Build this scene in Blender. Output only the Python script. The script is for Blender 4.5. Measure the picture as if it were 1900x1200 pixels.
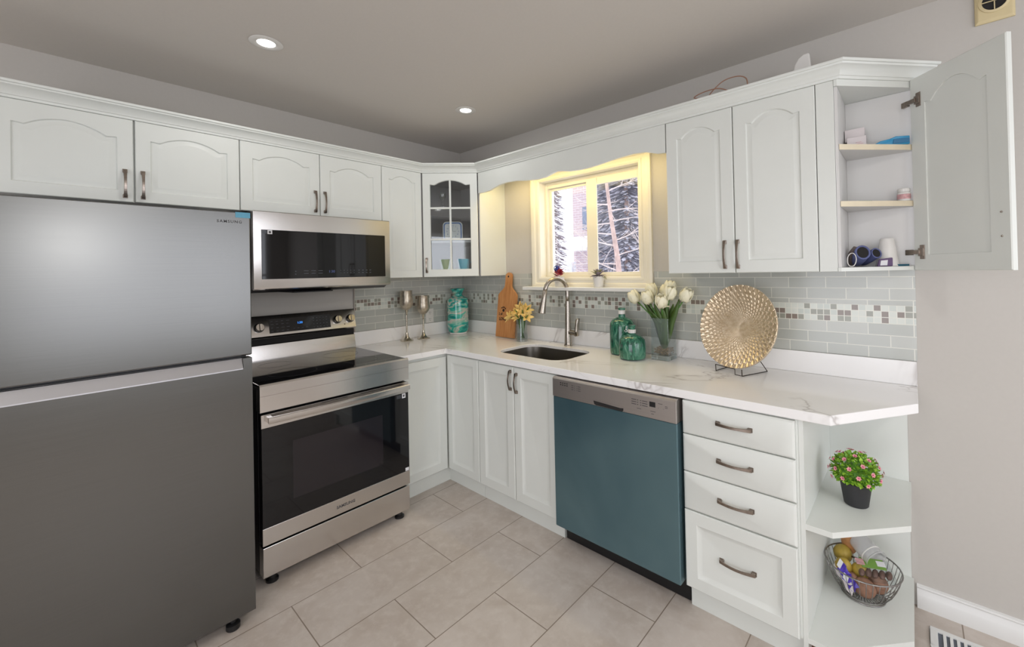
import bpy, bmesh, math, random
from mathutils import Vector, Matrix
PI = math.pi
C = bpy.context.scene.collection
for o in list(bpy.data.objects): bpy.data.objects.remove(o)
# ---------------------------------------------------------------- camera
cam = bpy.data.cameras.new('camera'); co = bpy.data.objects.new('camera', cam); C.objects.link(co)
YAW, PITCH, ROLL = 0.7137, 0.0081, -0.0211
d = Vector((-math.sin(YAW)*math.cos(PITCH), math.cos(YAW)*math.cos(PITCH), math.sin(PITCH)))
R_ = Vector((math.cos(YAW), math.sin(YAW), 0)); U_ = R_.cross(d)
R2 = R_*math.cos(ROLL)+U_*math.sin(ROLL); U2 = -R_*math.sin(ROLL)+U_*math.cos(ROLL)
m = Matrix((R2, U2, -d)).transposed().to_4x4(); m.translation = (3.0136, -2.3168, 1.4213)
co.matrix_world = m
cam.sensor_fit = 'HORIZONTAL'; cam.sensor_width = 36; cam.lens = 780.26/1900*36
cam.shift_x = (950-1016.64)/1900; cam.shift_y = (496.0-600)/1900
cam.clip_start = 0.05; cam.clip_end = 200
bpy.context.scene.camera = co
# ---------------------------------------------------------------- colour management, world, big lights
vs = bpy.context.scene.view_settings
vs.view_transform = 'Standard'; vs.look = 'None'; vs.gamma = 1; vs.use_curve_mapping = False
vs.exposure = -1.00
w = bpy.data.worlds.new('world'); bpy.context.scene.world = w; w.use_nodes = True
wn = w.node_tree.nodes; wl = w.node_tree.links
bg = wn['Background']; bg.inputs[1].default_value = 5.0
bg.inputs[0].default_value = (0.86, 0.88, 0.98, 1)
def lamp(name, kind, loc, target, power, color=(1,1,1), size=1.0, size_y=None, spot=None, spread=None):
    l = bpy.data.lights.new(name, kind); o = bpy.data.objects.new(name, l); C.objects.link(o)
    o.location = loc; l.energy = power; l.color = color
    if kind == 'AREA':
        l.shape = 'RECTANGLE' if size_y else 'DISK'; l.size = size
        if size_y: l.size_y = size_y
        if spread: l.spread = spread
    else: l.shadow_soft_size = size
    if spot: l.spot_size = spot; l.spot_blend = 1.0
    dd = (Vector(target)-Vector(loc)).normalized()
    o.rotation_euler = dd.to_track_quat('-Z', 'Y').to_euler()
    return o
RX, RY, HC = 5.2, -4.8, 2.477          # room extents
lamp('daylight_far_window', 'AREA', (RX+0.02, -1.525, 1.45), (0, -1.525, 1.3), 22, (0.96, 0.985, 1.0), 2.5, 1.5)
lamp('added_rear_door_light', 'AREA', (2.9, RY-0.02, 1.2), (2.9, 0, 1.2), 46, (0.97, 0.98, 1.0), 2.2, 2.0)  # light added at an unseen rear door, for the window-wall cabinets
lamp('sink_tube_light', 'AREA', (1.32, -0.215, 2.125), (1.32, -0.12, 1.2), 7.5, (1.0, 0.74, 0.28), 1.3, 0.05)
lamp('added_fridge_hotspot_light', 'POINT', (4.95, -2.27, 1.79), (0, 0, 0), 31, (1, 0.98, 0.96), 0.07)  # added light with no fixture, makes the hot spot on the fridge
# ---------------------------------------------------------------- materials
def srgb(r, g, b):
    f = lambda c: (c/255/12.92) if c <= 10 else (((c/255)+0.055)/1.055)**2.4
    return (f(r), f(g), f(b), 1)
class NT:
    def __init__(s, name):
        s.m = bpy.data.materials.new(name); s.m.use_nodes = True
        s.n = s.m.node_tree.nodes; s.l = s.m.node_tree.links; s.p = s.n['Principled BSDF']
    def node(s, t, **k):
        n = s.n.new(t)
        for a, b in k.items(): setattr(n, a, b)
        return n
    def link(s, a, b): s.l.new(a, b)
    def coord(s): return s.node('ShaderNodeTexCoord').outputs['Object']
    def mapping(s, src, scale=(1,1,1), loc=(0,0,0), rot=(0,0,0)):
        n = s.node('ShaderNodeMapping'); n.inputs['Scale'].default_value = scale
        n.inputs['Location'].default_value = loc; n.inputs['Rotation'].default_value = rot
        s.link(src, n.inputs[0]); return n.outputs[0]
    def noise(s, src, scale, detail=3, rough=0.5, dist=0):
        n = s.node('ShaderNodeTexNoise'); n.inputs['Scale'].default_value = scale
        n.inputs['Detail'].default_value = detail; n.inputs['Roughness'].default_value = rough
        n.inputs['Distortion'].default_value = dist
        s.link(src, n.inputs['Vector']); return n.outputs['Fac']
    def ramp(s, src, stops, interp='LINEAR'):
        n = s.node('ShaderNodeValToRGB'); cr = n.color_ramp; cr.interpolation = interp
        while len(cr.elements) < len(stops): cr.elements.new(0.5)
        for e, (p, c) in zip(cr.elements, stops): e.position = p; e.color = c
        s.link(src, n.inputs[0]); return n.outputs[0]
    def mix(s, fac, a, b):
        n = s.node('ShaderNodeMix', data_type='RGBA')
        for i, v in ((0, fac), (6, a), (7, b)):
            if hasattr(v, 'links'): s.link(v, n.inputs[i])
            else: n.inputs[i].default_value = v
        return n.outputs[2]
    def math(s, op, a, b=None):
        n = s.node('ShaderNodeMath', operation=op)
        for i, v in enumerate((a, b)):
            if v is None: continue
            if hasattr(v, 'links'): s.link(v, n.inputs[i])
            else: n.inputs[i].default_value = v
        return n.outputs[0]
    def bump(s, h, strength=0.2, dist=0.002):
        n = s.node('ShaderNodeBump'); n.inputs['Strength'].default_value = strength
        n.inputs['Distance'].default_value = dist
        s.link(h, n.inputs['Height']); s.link(n.outputs[0], s.p.inputs['Normal'])
    def set(s, **k):
        names = dict(color='Base Color', rough='Roughness', metal='Metallic', spec='Specular IOR Level', trans='Transmission Weight',
                     ior='IOR', coat='Coat Weight', alpha='Alpha', em='Emission Color', es='Emission Strength', sheen='Sheen Weight', aniso='Anisotropic')
        for a, v in k.items():
            i = s.p.inputs[names[a]]
            if hasattr(v, 'links'): s.link(v, i)
            else: i.default_value = v
        return s
def mat(name, color, rough=0.5, metal=0, nscale=0, namt=0.08, bump=0, **k):
    t = NT(name)
    c = t.coord()
    if nscale:
        f = t.noise(c, nscale, 4)
        a = tuple(min(1, x*(1-namt)) for x in color[:3])+(1,); b = tuple(min(1, x*(1+namt)) for x in color[:3])+(1,)
        t.set(color=t.ramp(f, [(0.3, a), (0.7, b)]))
        if bump: t.bump(f, bump, 0.002)
    else: t.set(color=color)
    t.set(rough=rough, metal=metal, **k)
    return t.m
M = {}
M['cab'] = mat('white_cabinet_paint', srgb(222, 225, 220), 0.38, nscale=6, namt=0.012)
M['cab_in'] = mat('white_melamine', srgb(214, 213, 211), 0.45, nscale=5, namt=0.015)
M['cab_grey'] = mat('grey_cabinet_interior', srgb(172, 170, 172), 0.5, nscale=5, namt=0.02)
M['shelf_edge'] = mat('cream_shelf_edging', srgb(226, 214, 188), 0.5, nscale=20, namt=0.04)
M['wall'] = mat('beige_wall_paint', srgb(195, 191, 185), 0.75, nscale=60, namt=0.01, bump=0.05)
M['ceil'] = mat('ceiling_paint', srgb(208, 203, 196), 0.9, nscale=80, namt=0.01, bump=0.05)
M['trimw'] = mat('white_trim_paint', srgb(228, 228, 226), 0.35, nscale=8, namt=0.01)
M['casing'] = mat('cream_window_paint', srgb(236, 231, 216), 0.4, nscale=8, namt=0.01)
M['black'] = mat('black_plastic', srgb(22, 22, 24), 0.35, nscale=30, namt=0.1)
M['blackglass'] = mat('black_glass', srgb(14, 14, 17), 0.04, nscale=3, namt=0.1)
M['chrome'] = mat('polished_nickel', srgb(190, 184, 176), 0.14, 1.0, nscale=30, namt=0.03)
M['bronze'] = mat('brushed_pewter', srgb(150, 139, 130), 0.28, 1.0, nscale=120, namt=0.12)
M['darkwire'] = mat('dark_steel_wire', srgb(150, 148, 146), 0.3, 1.0, nscale=50, namt=0.1)
M['blackwire'] = mat('dark_bronze_wire', srgb(62, 52, 42), 0.4, 0.8, nscale=50, namt=0.1)
M['white'] = mat('white_ceramic', srgb(226, 224, 220), 0.25, nscale=10, namt=0.02)
M['paper'] = mat('white_card', srgb(222, 214, 214), 0.7, nscale=40, namt=0.02)
M['dark'] = mat('dark_recess', srgb(30, 28, 28), 0.8, nscale=20, namt=0.1)
M['ink'] = mat('dark_printing', srgb(70, 68, 70), 0.6, nscale=50, namt=0.05)
M['inkblack'] = mat('black_lettering', srgb(38, 28, 22), 0.6, nscale=50, namt=0.05)
M['inklight'] = mat('pale_printing', srgb(88, 91, 98), 0.6, nscale=50, namt=0.05)
M['label'] = mat('white_sticker', srgb(225, 225, 228), 0.5, nscale=40, namt=0.02)

def steel(name, col, rough, axis, amt=0.05, aniso=0.0):
    """brushed stainless; the grain runs along axis 0/1/2"""
    t = NT(name); sc = [520, 520, 520]; sc[axis] = 3
    v = t.mapping(t.coord(), tuple(sc)); f = t.noise(v, 1.0, 3, 0.6)
    a = tuple(x*(1-amt) for x in col[:3])+(1,); b = tuple(x*(1+amt) for x in col[:3])+(1,)
    t.set(color=t.ramp(f, [(0.3, a), (0.7, b)]), metal=1.0)
    t.set(rough=t.math('ADD', t.math('MULTIPLY', f, 0.06), rough-0.03))
    return t.m
M['steel_fridge'] = steel('brushed_grey_steel_panel', srgb(113, 113, 111), 0.25, 1, 0.035)
M['steel'] = steel('brushed_stainless', srgb(212, 208, 204), 0.20, 1, 0.012)
M['steel_dw'] = steel('dishwasher_stainless', srgb(186, 180, 176), 0.4, 0, 0.03)
M['steel_sink'] = steel('sink_stainless', srgb(150, 146, 140), 0.3, 2, 0.05)
M['steel_faucet'] = mat('brushed_nickel', srgb(176, 168, 158), 0.26, 1.0, nscale=8, namt=0.02)
M['handle_groove'] = mat('satin_aluminium', srgb(196, 196, 200), 0.36, 1.0, nscale=3, namt=0.03)

def emis(name, col, s):
    t = NT(name); t.set(color=(0, 0, 0, 1), em=col, es=s, rough=0.5); return t.m
M['lamp'] = emis('lit_diffuser', (1, 0.97, 0.95, 1), 9)
M['digit'] = emis('blue_digits', srgb(60, 150, 255), 2.2)
M['digit_pale'] = emis('pale_blue_digits', srgb(130, 150, 220), 0.55)
M['tube'] = emis('warm_tube', (1, 0.78, 0.36, 1), 3)

def glassmat(name, col=(1,1,1,1), rough=0.0, mixf=0.9):
    """thin pane: clear with a reflection that grows at grazing angles"""
    t = NT(name); out = t.n['Material Output']
    tr = t.node('ShaderNodeBsdfTransparent'); tr.inputs[0].default_value = col
    gl = t.node('ShaderNodeBsdfGlossy'); gl.inputs['Roughness'].default_value = rough; gl.inputs[0].default_value = (1, 1, 1, 1)
    lw = t.node('ShaderNodeLayerWeight'); lw.inputs[0].default_value = 0.5; fsch = t.math('ADD', t.math('MULTIPLY', t.math('POWER', lw.outputs['Facing'], 5.0), 0.92), 0.04)
    mx = t.node('ShaderNodeMixShader'); t.link(t.math('MINIMUM', t.math('MULTIPLY', fsch, mixf), 0.9), mx.inputs[0]); t.link(tr.outputs[0], mx.inputs[1]); t.link(gl.outputs[0], mx.inputs[2])
    t.link(mx.outputs[0], out.inputs['Surface']); return t.m
M['pane'] = glassmat('window_pane', (0.97, 0.98, 0.98, 1))
M['cabpane'] = glassmat('cabinet_pane', (0.90, 0.93, 0.93, 1), 0.02, 1.6)
M['plasticclear'] = glassmat('clear_plastic', (0.90, 0.92, 0.93, 1), 0.1, 1.0)
M['plasticfog'] = mat('frosted_plastic', srgb(222, 222, 222), 0.3, nscale=30, namt=0.02, alpha=0.45)
M['vaseglass'] = glassmat('clear_vase_glass', (0.88, 0.91, 0.905, 1), 0.0, 1.5)

# marble quartz: veins are thin bands where a distorted noise crosses its middle value
def marble():
    t = NT('veined_white_quartz'); c = t.coord()
    wv = t.mapping(c, (1.0, 1.5, 1.0), (0.3, 0.1, 0), (0, 0, 0.5))
    n = t.noise(wv, 1.15, 5, 0.62, 1.1)
    a = t.math('ABSOLUTE', t.math('SUBTRACT', n, 0.5))
    thick = t.noise(c, 3.0, 2)
    vein = t.ramp(a, [(0.0, (1,1,1,1)), (0.004, (0.7,)*3+(1,)), (0.011, (0.18,)*3+(1,)), (0.03, (0,0,0,1))])
    msk = t.ramp(t.noise(c, 2.2, 1), [(0.50, (0,0,0,1)), (0.64, (1,1,1,1))])
    f = t.math('MULTIPLY', t.math('MULTIPLY', vein, msk), 0.62)
    t.set(color=t.mix(f, srgb(244, 243, 242), srgb(162, 154, 150)), rough=0.12)
    return t.m
M['marble'] = marble()

def tiles(name, axis, h0, v0):
    t = NT(name); sep = t.node('ShaderNodeSeparateXYZ'); t.link(t.coord(), sep.inputs[0])
    U = sep.outputs[axis]; Z = sep.outputs[2]
    cmb = t.node('ShaderNodeCombineXYZ'); t.link(t.math('SUBTRACT', U, h0), cmb.inputs[0]); t.link(t.math('SUBTRACT', Z, v0), cmb.inputs[1])
    b = t.node('ShaderNodeTexBrick'); t.link(cmb.outputs[0], b.inputs['Vector'])
    for k, v in (('Scale', 1), ('Mortar Size', 0.0016), ('Mortar Smooth', 0.1), ('Bias', 0), ('Brick Width', 0.152), ('Row Height', 0.0503)): b.inputs[k].default_value = v
    b.inputs['Color1'].default_value = srgb(178, 181, 175); b.inputs['Color2'].default_value = srgb(190, 192, 186); b.inputs['Mortar'].default_value = srgb(222, 222, 212)
    q = 0.0262; z0 = 1.1645
    iu = t.math('DIVIDE', U, q); iz = t.math('DIVIDE', t.math('SUBTRACT', Z, z0), q)
    cf = t.node('ShaderNodeCombineXYZ'); t.link(t.math('FLOOR', iu), cf.inputs[0]); t.link(t.math('FLOOR', iz), cf.inputs[1]); cf.inputs[2].default_value = axis*3.0+1
    wnn = t.node('ShaderNodeTexWhiteNoise', noise_dimensions='3D'); t.link(cf.outputs[0], wnn.inputs['Vector'])
    mc = t.ramp(wnn.outputs['Value'], [(0, srgb(210, 214, 206)), (0.34, srgb(198, 204, 197)), (0.58, srgb(152, 153, 142)), (0.80, srgb(136, 124, 116))], 'CONSTANT')
    def edge(v):
        fr = t.math('FRACT', v); return t.math('MAXIMUM', t.math('LESS_THAN', fr, 0.06), t.math('GREATER_THAN', fr, 0.94))
    em = t.math('MAXIMUM', edge(iu), edge(iz))
    mc = t.mix(em, mc, srgb(222, 222, 212))
    band = t.math('MULTIPLY', t.math('GREATER_THAN', Z, z0), t.math('LESS_THAN', Z, z0+3*q))
    t.set(color=t.mix(band, b.outputs['Color'], mc), rough=0.12)
    mort = t.mix(band, b.outputs['Fac'], em)
    t.bump(t.math('SUBTRACT', 1.0, mort), 0.35, 0.001)
    return t.m
M['tile_r'] = tiles('glass_subway_tile', 0, 0.05, 1.0136)
M['tile_l'] = tiles('glass_subway_tile_side', 1, 0.03, 1.0136)

def floor_mat():
    t = NT('greige_floor_tile'); sep = t.node('ShaderNodeSeparateXYZ'); c = t.coord(); t.link(c, sep.inputs[0])
    cmb = t.node('ShaderNodeCombineXYZ'); t.link(t.math('SUBTRACT', sep.outputs[1], 0.148-6.1), cmb.inputs[0]); t.link(t.math('SUBTRACT', sep.outputs[0], 0.032-3.1), cmb.inputs[1])
    b = t.node('ShaderNodeTexBrick'); t.link(cmb.outputs[0], b.inputs['Vector'])
    for k, v in (('Scale', 1), ('Mortar Size', 0.0022), ('Mortar Smooth', 0.1), ('Bias', 0), ('Brick Width', 0.61), ('Row Height', 0.31)): b.inputs[k].default_value = v
    b.inputs['Color1'].default_value = srgb(198, 188, 179); b.inputs['Color2'].default_value = srgb(206, 196, 187); b.inputs['Mortar'].default_value = srgb(140, 126, 112)
    f = t.noise(c, 4.5, 6, 0.62, 0.6); g = t.noise(c, 22, 5, 0.6)
    col = t.mix(t.math('MULTIPLY', t.ramp(f, [(0.4, (0,0,0,1)), (0.66, (1,1,1,1))]), 0.45), b.outputs['Color'], srgb(170, 154, 140))
    col = t.mix(t.math('MULTIPLY', t.ramp(g, [(0.48, (0,0,0,1)), (0.7, (1,1,1,1))]), 0.4), col, srgb(218, 210, 202))
    col = t.mix(b.outputs['Fac'], col, srgb(140, 126, 112))
    t.set(color=col, rough=0.42); t.bump(t.math('SUBTRACT', 1.0, b.outputs['Fac']), 0.5, 0.0015)
    return t.m
M['floor'] = floor_mat()
# ---------------------------------------------------------------- mesh helpers
class MB:
    def __init__(s): s.v = []; s.f = []; s.mi = []
    def add(s, vs_, fs, mi=0):
        b = len(s.v); s.v += [Vector(p) for p in vs_]
        for f in fs: s.f.append([b+i for i in f]); s.mi.append(mi)
        return s
    def box(s, x0, x1, y0, y1, z0, z1, mi=0):
        vs_ = [(x, y, z) for z in (z0, z1) for y in (y0, y1) for x in (x0, x1)]
        return s.add(vs_, [(0,2,3,1),(4,5,7,6),(0,1,5,4),(2,6,7,3),(0,4,6,2),(1,3,7,5)], mi)
    def obox(s, o, a, b, c, mi=0):
        o, a, b, c = map(Vector, (o, a, b, c))
        vs_ = [o+a*i+b*j+c*k for k in (0, 1) for j in (0, 1) for i in (0, 1)]
        return s.add(vs_, [(0,2,3,1),(4,5,7,6),(0,1,5,4),(2,6,7,3),(0,4,6,2),(1,3,7,5)], mi)
    def prism(s, pts, ext, mi=0):
        pts = [Vector(p) for p in pts]; e = Vector(ext); n = len(pts)
        return s.add(pts+[p+e for p in pts], [list(range(n))[::-1], list(range(n, 2*n))]+[(i, (i+1)%n, n+(i+1)%n, n+i) for i in range(n)], mi)
    def lathe(s, prof, c=(0,0,0), seg=32, ax=(0,0,1), mi=0, sx=1.0, sy=1.0, rot=0):
        c = Vector(c); ax = Vector(ax).normalized()
        e1 = Vector((1,0,0)) if abs(ax.z) > 0.9 else ax.cross(Vector((0,0,1))).normalized()
        e2 = ax.cross(e1)
        if rot: e1, e2 = e1*math.cos(rot)+e2*math.sin(rot), -e1*math.sin(rot)+e2*math.cos(rot)
        vs_ = []; fs = []; n = len(prof)
        for k in range(seg):
            a = 2*PI*k/seg
            for r, h in prof: vs_.append(c+e1*(r*sx*math.cos(a))+e2*(r*sy*math.sin(a))+ax*h)
        for k in range(seg):
            k2 = (k+1) % seg
            for i in range(n-1): fs.append((k*n+i, k2*n+i, k2*n+i+1, k*n+i+1))
        return s.add(vs_, fs, mi)
    def loft(s, loops, closed=True, cap=True, mi=0):
        n = len(loops[0]); vs_ = [p for l in loops for p in l]; fs = []
        for a in range(len(loops)-1):
            for i in range(n if closed else n-1):
                j = (i+1) % n; fs.append((a*n+i, a*n+j, (a+1)*n+j, (a+1)*n+i))
        if cap: fs.append(list(range(n))[::-1]); fs.append([(len(loops)-1)*n+i for i in range(n)])
        return s.add(vs_, fs, mi)
    def tube(s, path, r, seg=8, mi=0, closed=False, cap=True, flat=None):
        path = [Vector(p) for p in path]; n = len(path); rs = r if isinstance(r, (list, tuple)) else [r]*n
        loops = []; prev = None
        for i, p in enumerate(path):
            if closed: t = (path[(i+1) % n]-path[i-1]).normalized()
            else: t = (path[min(i+1, n-1)]-path[max(i-1, 0)]).normalized()
            if prev is None:
                up = Vector((0,0,1)) if abs(t.z) < 0.9 else Vector((1,0,0))
                a = t.cross(up).normalized()
            else: a = (prev-t*prev.dot(t)).normalized()
            prev = a; b = t.cross(a)
            k2 = flat if flat else 1.0
            loops.append([p+a*(rs[i]*math.cos(2*PI*k/seg))+b*(rs[i]*k2*math.sin(2*PI*k/seg)) for k in range(seg)])
        if closed: loops.append(loops[0]); cap = False
        return s.loft(loops, True, cap, mi)
    def ball(s, c, r, seg=12, rings=8, sc=(1,1,1), mi=0, fn=None):
        c = Vector(c); loops = []
        vs_ = []; fs = []
        for i in range(rings+1):
            ph = PI*i/rings
            for k in range(seg):
                a = 2*PI*k/seg; p = Vector((math.sin(ph)*math.cos(a)*sc[0], math.sin(ph)*math.sin(a)*sc[1], math.cos(ph)*sc[2]))*r
                if fn: p = fn(p)
                vs_.append(c+p)
        for i in range(rings):
            for k in range(seg):
                k2 = (k+1) % seg; fs.append((i*seg+k, (i+1)*seg+k, (i+1)*seg+k2, i*seg+k2))
        return s.add(vs_, fs, mi)
    def build(s, name, m_, parent=None, smooth=False, bevel=0, seg=2, local=False, sub=0, solid=0):
        off = Vector((0,0,0)); q = parent
        if not local:
            while q is not None: off += q.location; q = q.parent
        me = bpy.data.meshes.new(name); me.from_pydata([v-off for v in s.v], [], s.f)
        ms = m_ if isinstance(m_, (list, tuple)) else [m_]
        for x in ms: me.materials.append(M[x] if isinstance(x, str) else x)
        me.polygons.foreach_set('material_index', [min(i, len(ms)-1) for i in s.mi])
        b = bmesh.new(); b.from_mesh(me); bmesh.ops.remove_doubles(b, verts=b.verts, dist=1e-6)
        bmesh.ops.recalc_face_normals(b, faces=b.faces); b.to_mesh(me); b.free()
        me.update()
        o = bpy.data.objects.new(name, me); C.objects.link(o)
        if parent is not None: o.parent = parent
        if solid:
            md = o.modifiers.new('solid', 'SOLIDIFY'); md.thickness = solid; md.offset = 0
        if bevel:
            md = o.modifiers.new('bevel', 'BEVEL'); md.width = bevel; md.segments = seg; md.limit_method = 'ANGLE'; md.angle_limit = 0.6
            md.harden_normals = False
        if sub:
            md = o.modifiers.new('sub', 'SUBSURF'); md.levels = sub; md.render_levels = sub
        if smooth:
            me.polygons.foreach_set('use_smooth', [True]*len(me.polygons))
            if smooth != 'all':
                bm2 = bmesh.new(); bm2.from_mesh(me)
                for e in bm2.edges:
                    if len(e.link_faces) == 2 and e.calc_face_angle(0) > 0.6: e.smooth = False
                bm2.to_mesh(me); bm2.free()
        return o
def thing(name, label, cat, loc=(0,0,0), group=None, rotz=0):
    o = bpy.data.objects.new(name, None); C.objects.link(o); o.location = loc; o.rotation_euler = (0, 0, rotz)
    o.empty_display_size = 0.05
    o['label'] = label; o['category'] = cat
    if group: o['group'] = group
    return o
def tag(o, label, cat, group=None):
    o['label'] = label; o['category'] = cat
    if group: o['group'] = group
    return o
def struct(o): o['kind'] = 'structure'; return o
def dup(root, loc, label, rotz=None):
    r = root.copy(); C.objects.link(r); r.location = loc; r['label'] = label
    if rotz is not None: r.rotation_euler = (0, 0, rotz)
    for ch in list(root.children):
        c = ch.copy(); C.objects.link(c); c.parent = r
        for g in list(ch.children):
            e = g.copy(); C.objects.link(e); e.parent = c
    return r
def text_mesh(name, body, size, origin, right, up, m_, parent, depth=0.0006, align='LEFT', spacing=1.0, bold=0, sx=1.0):
    """lettering as a thin mesh; origin/right/up in world coordinates"""
    cu = bpy.data.curves.new(name, 'FONT'); cu.body = body; cu.size = size; cu.extrude = depth/2; cu.align_x = align
    cu.space_character = spacing; cu.offset = bold; cu.resolution_u = 2
    to = bpy.data.objects.new(name+'_src', cu); C.objects.link(to)
    bpy.context.view_layer.update()
    me = bpy.data.meshes.new_from_object(to.evaluated_get(bpy.context.evaluated_depsgraph_get()))
    bpy.data.objects.remove(to)
    right = Vector(right).normalized(); up = Vector(up).normalized(); nrm = right.cross(up)
    off = Vector((0,0,0)); q = parent
    while q is not None: off += q.location; q = q.parent
    o0 = Vector(origin)-off
    for v in me.vertices: v.co = o0+right*(v.co.x*sx)+up*v.co.y+nrm*v.co.z
    me.materials.clear(); me.materials.append(M[m_]); me.name = name
    o = bpy.data.objects.new(name, me); C.objects.link(o); o.parent = parent
    return o
# ---------------------------------------------------------------- cabinet door with routed panel
def arch_loop(w, h, ins, A, N=28, top_extra=0.0):
    """closed loop, ccw seen from the front; A = arch rise above the shoulders"""
    x0, x1, y0 = ins, w-ins, ins
    ysh = h-ins-A-top_extra
    pts = []
    for i in range(8): pts.append((x0+(x1-x0)*i/8, y0))
    for i in range(8): pts.append((x1, y0+(ysh-y0)*i/8))
    for i in range(N+1):
        u = i/N; x = x1+(x0-x1)*u
        s_ = min(1, max(0, (u-0.11)/0.78)); r = max(0, 1-(2*s_-1)**2)**1.1 if 0 < s_ < 1 else 0
        dip = -0.10*math.exp(-((u-0.11)/0.05)**2)-0.10*math.exp(-((u-0.89)/0.05)**2)
        pts.append((x, ysh+A*(r+(dip if A > 0 else 0))))
    for i in range(1, 8): pts.append((x0, ysh+(y0-ysh)*i/8))
    return pts
def frame_pt(o, u, n): 
    o = Vector(o); u = Vector(u).normalized(); n = Vector(n).normalized()
    return lambda a, b, c: o+u*a+Vector((0,0,b))+n*c
def panel_door(name, o, u, n, w, h, parent, t=0.019, A=0.0, ins=0.055, style='raised', m_='cab', label=None):
    F = frame_pt(o, u, n); mb = MB()
    if style == 'plain':
        L = [(0, 0, 0.0), (0.0, 0, t-0.003), (0.003, 0, t)]
    elif style == 'drawer':
        L = [(0, 0, 0.0), (0.0, 0, t-0.006), (0.005, 0, t-0.002), (0.009, 0, t)]
    elif style == 'raised':
        L = [(0, 0, 0.0), (0.0, 0, t-0.003), (0.003, 0, t), (ins, A, t), (ins+0.0035, A, t-0.0065), (ins+0.008, A, t-0.007), (ins+0.024, A, t-0.002), (ins+0.028, A, t-0.002)]
    elif style == 'inner':
        L = [(0, 0, 0.0), (0.0, 0, t-0.003), (0.003, 0, t), (ins, A, t), (ins+0.0008, A, t-0.0045), (ins+0.006, A, t-0.005), (ins+0.012, A, t-0.005)]
    else:
        L = [(0, 0, 0.0), (0.0, 0, t-0.004), (0.004, 0, t), (ins, A, t), (ins+0.004, A, t-0.003), (ins+0.016, A, t-0.008), (ins+0.02, A, t-0.009)]
    loops = []
    for ins_, A_, z in L: loops.append([F(a, b, z) for a, b in arch_loop(w, h, ins_, A_)])
    mb.loft(loops, True, True)
    ob = mb.build(name, m_, parent, smooth=True)
    if label: ob['label'] = label
    return ob
def bow_handle(o, u, n, L, parent, rise=0.025, wdt=0.0135, name='handle'):
    """flat bow pull; o = one foot, u = length direction, n = outwards"""
    o = Vector(o); u = Vector(u).normalized(); n = Vector(n).normalized(); s_ = u.cross(n).normalized()
    mb = MB(); th = 0.0045; K = 14
    top = []; bot = []
    for i in range(K+1):
        a = i/K; hgt = 0.011+(rise-0.011)*math.sin(PI*a)**0.9
        wv = 0.6+0.4*abs(2*a-1)
        top.append((a, hgt)); 
    loops = []
    for a, hgt in top:
        wd = wdt/2*(0.72+0.28*abs(2*a-1)**2)
        p = o+u*(L*a)+n*hgt
        loops.append([p-s_*wd-n*th/2, p+s_*wd-n*th/2, p+s_*wd+n*th/2, p-s_*wd+n*th/2])
    mb.loft(loops)
    for a in (0.0, 1.0):
        p = o+u*(L*a-(0.0 if a == 0 else 0.016))
        mb.obox(p-s_*wdt/2, u*0.016, s_*wdt, n*0.0125)
        mb.obox(p-s_*wdt*0.62+u*(-0.002 if a == 0 else 0.002)*1, u*0.016, s_*wdt*1.24, n*0.004)
    return mb.build(name, 'bronze', parent, bevel=0.0008, seg=1)
def carcass(mb, x0, x1, y0, y1, z0, z1): mb.box(x0, x1, y0, y1, z0, z1)
# ================================================================ the setting
struct(MB().box(-0.15, RX+0.3, RY-0.3, 0.15, -0.1, 0).build('floor', 'floor'))
struct(MB().box(-0.15, RX+0.3, RY-0.3, 0.15, HC, HC+0.1).build('ceiling', 'ceil'))
struct(MB().box(-0.12, 0, RY, 0.16, 0, HC).build('wall_left', 'wall'))
WX0, WX1, WZ0, WZ1 = 0.945, 1.765, 1.375, 2.075
wb = MB(); wb.box(0, WX0, 0, 0.16, 0, HC); wb.box(WX1, RX, 0, 0.16, 0, HC); wb.box(WX0, WX1, 0, 0.16, 0, WZ0); wb.box(WX0, WX1, 0, 0.16, WZ1, HC)
struct(wb.build('wall_back', 'wall'))
fb = MB(); fb.box(RX, RX+0.14, RY, -2.80, 0, HC); fb.box(RX, RX+0.14, -0.25, 0.16, 0, HC); fb.box(RX, RX+0.14, -2.80, -0.25, 0, 0.65); fb.box(RX, RX+0.14, -2.80, -0.25, 2.25, HC)
struct(fb.build('wall_right', 'wall'))
rb = MB(); rb.box(0, 1.75, RY-0.14, RY, 0, HC); rb.box(4.05, RX, RY-0.14, RY, 0, HC); rb.box(1.75, 4.05, RY-0.14, RY, 2.2, HC)
struct(rb.build('wall_front', 'wall'))
# the two openings behind the photographer; the rear door is added for its light
def rect_frame(mb, a0, a1, z0, z1, wd, fix0, fix1, axis):
    for (p, q, r, s_) in ((a0, a1, z0, z0+wd), (a0, a1, z1-wd, z1), (a0, a0+wd, z0+wd, z1-wd), (a1-wd, a1, z0+wd, z1-wd)):
        if axis == 'x': mb.box(fix0, fix1, p, q, r, s_)
        else: mb.box(p, q, fix0, fix1, r, s_)
m_ = MB(); rect_frame(m_, -2.80, -0.25, 0.65, 2.25, 0.06, RX-0.015, RX+0.015, 'x'); m_.box(RX-0.01, RX+0.012, -1.555, -1.495, 0.71, 2.19); m_.box(RX-0.01, RX+0.012, -2.74, -0.31, 1.43, 1.46)
struct(m_.build('window_2', 'trimw'))
m_ = MB(); rect_frame(m_, 1.75, 4.05, 0.0, 2.2, 0.07, RY-0.015, RY+0.015, 'y'); m_.box(2.86, 2.94, RY-0.012, RY+0.012, 0.06, 2.15)
struct(m_.build('added_door_1', 'trimw'))
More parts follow.
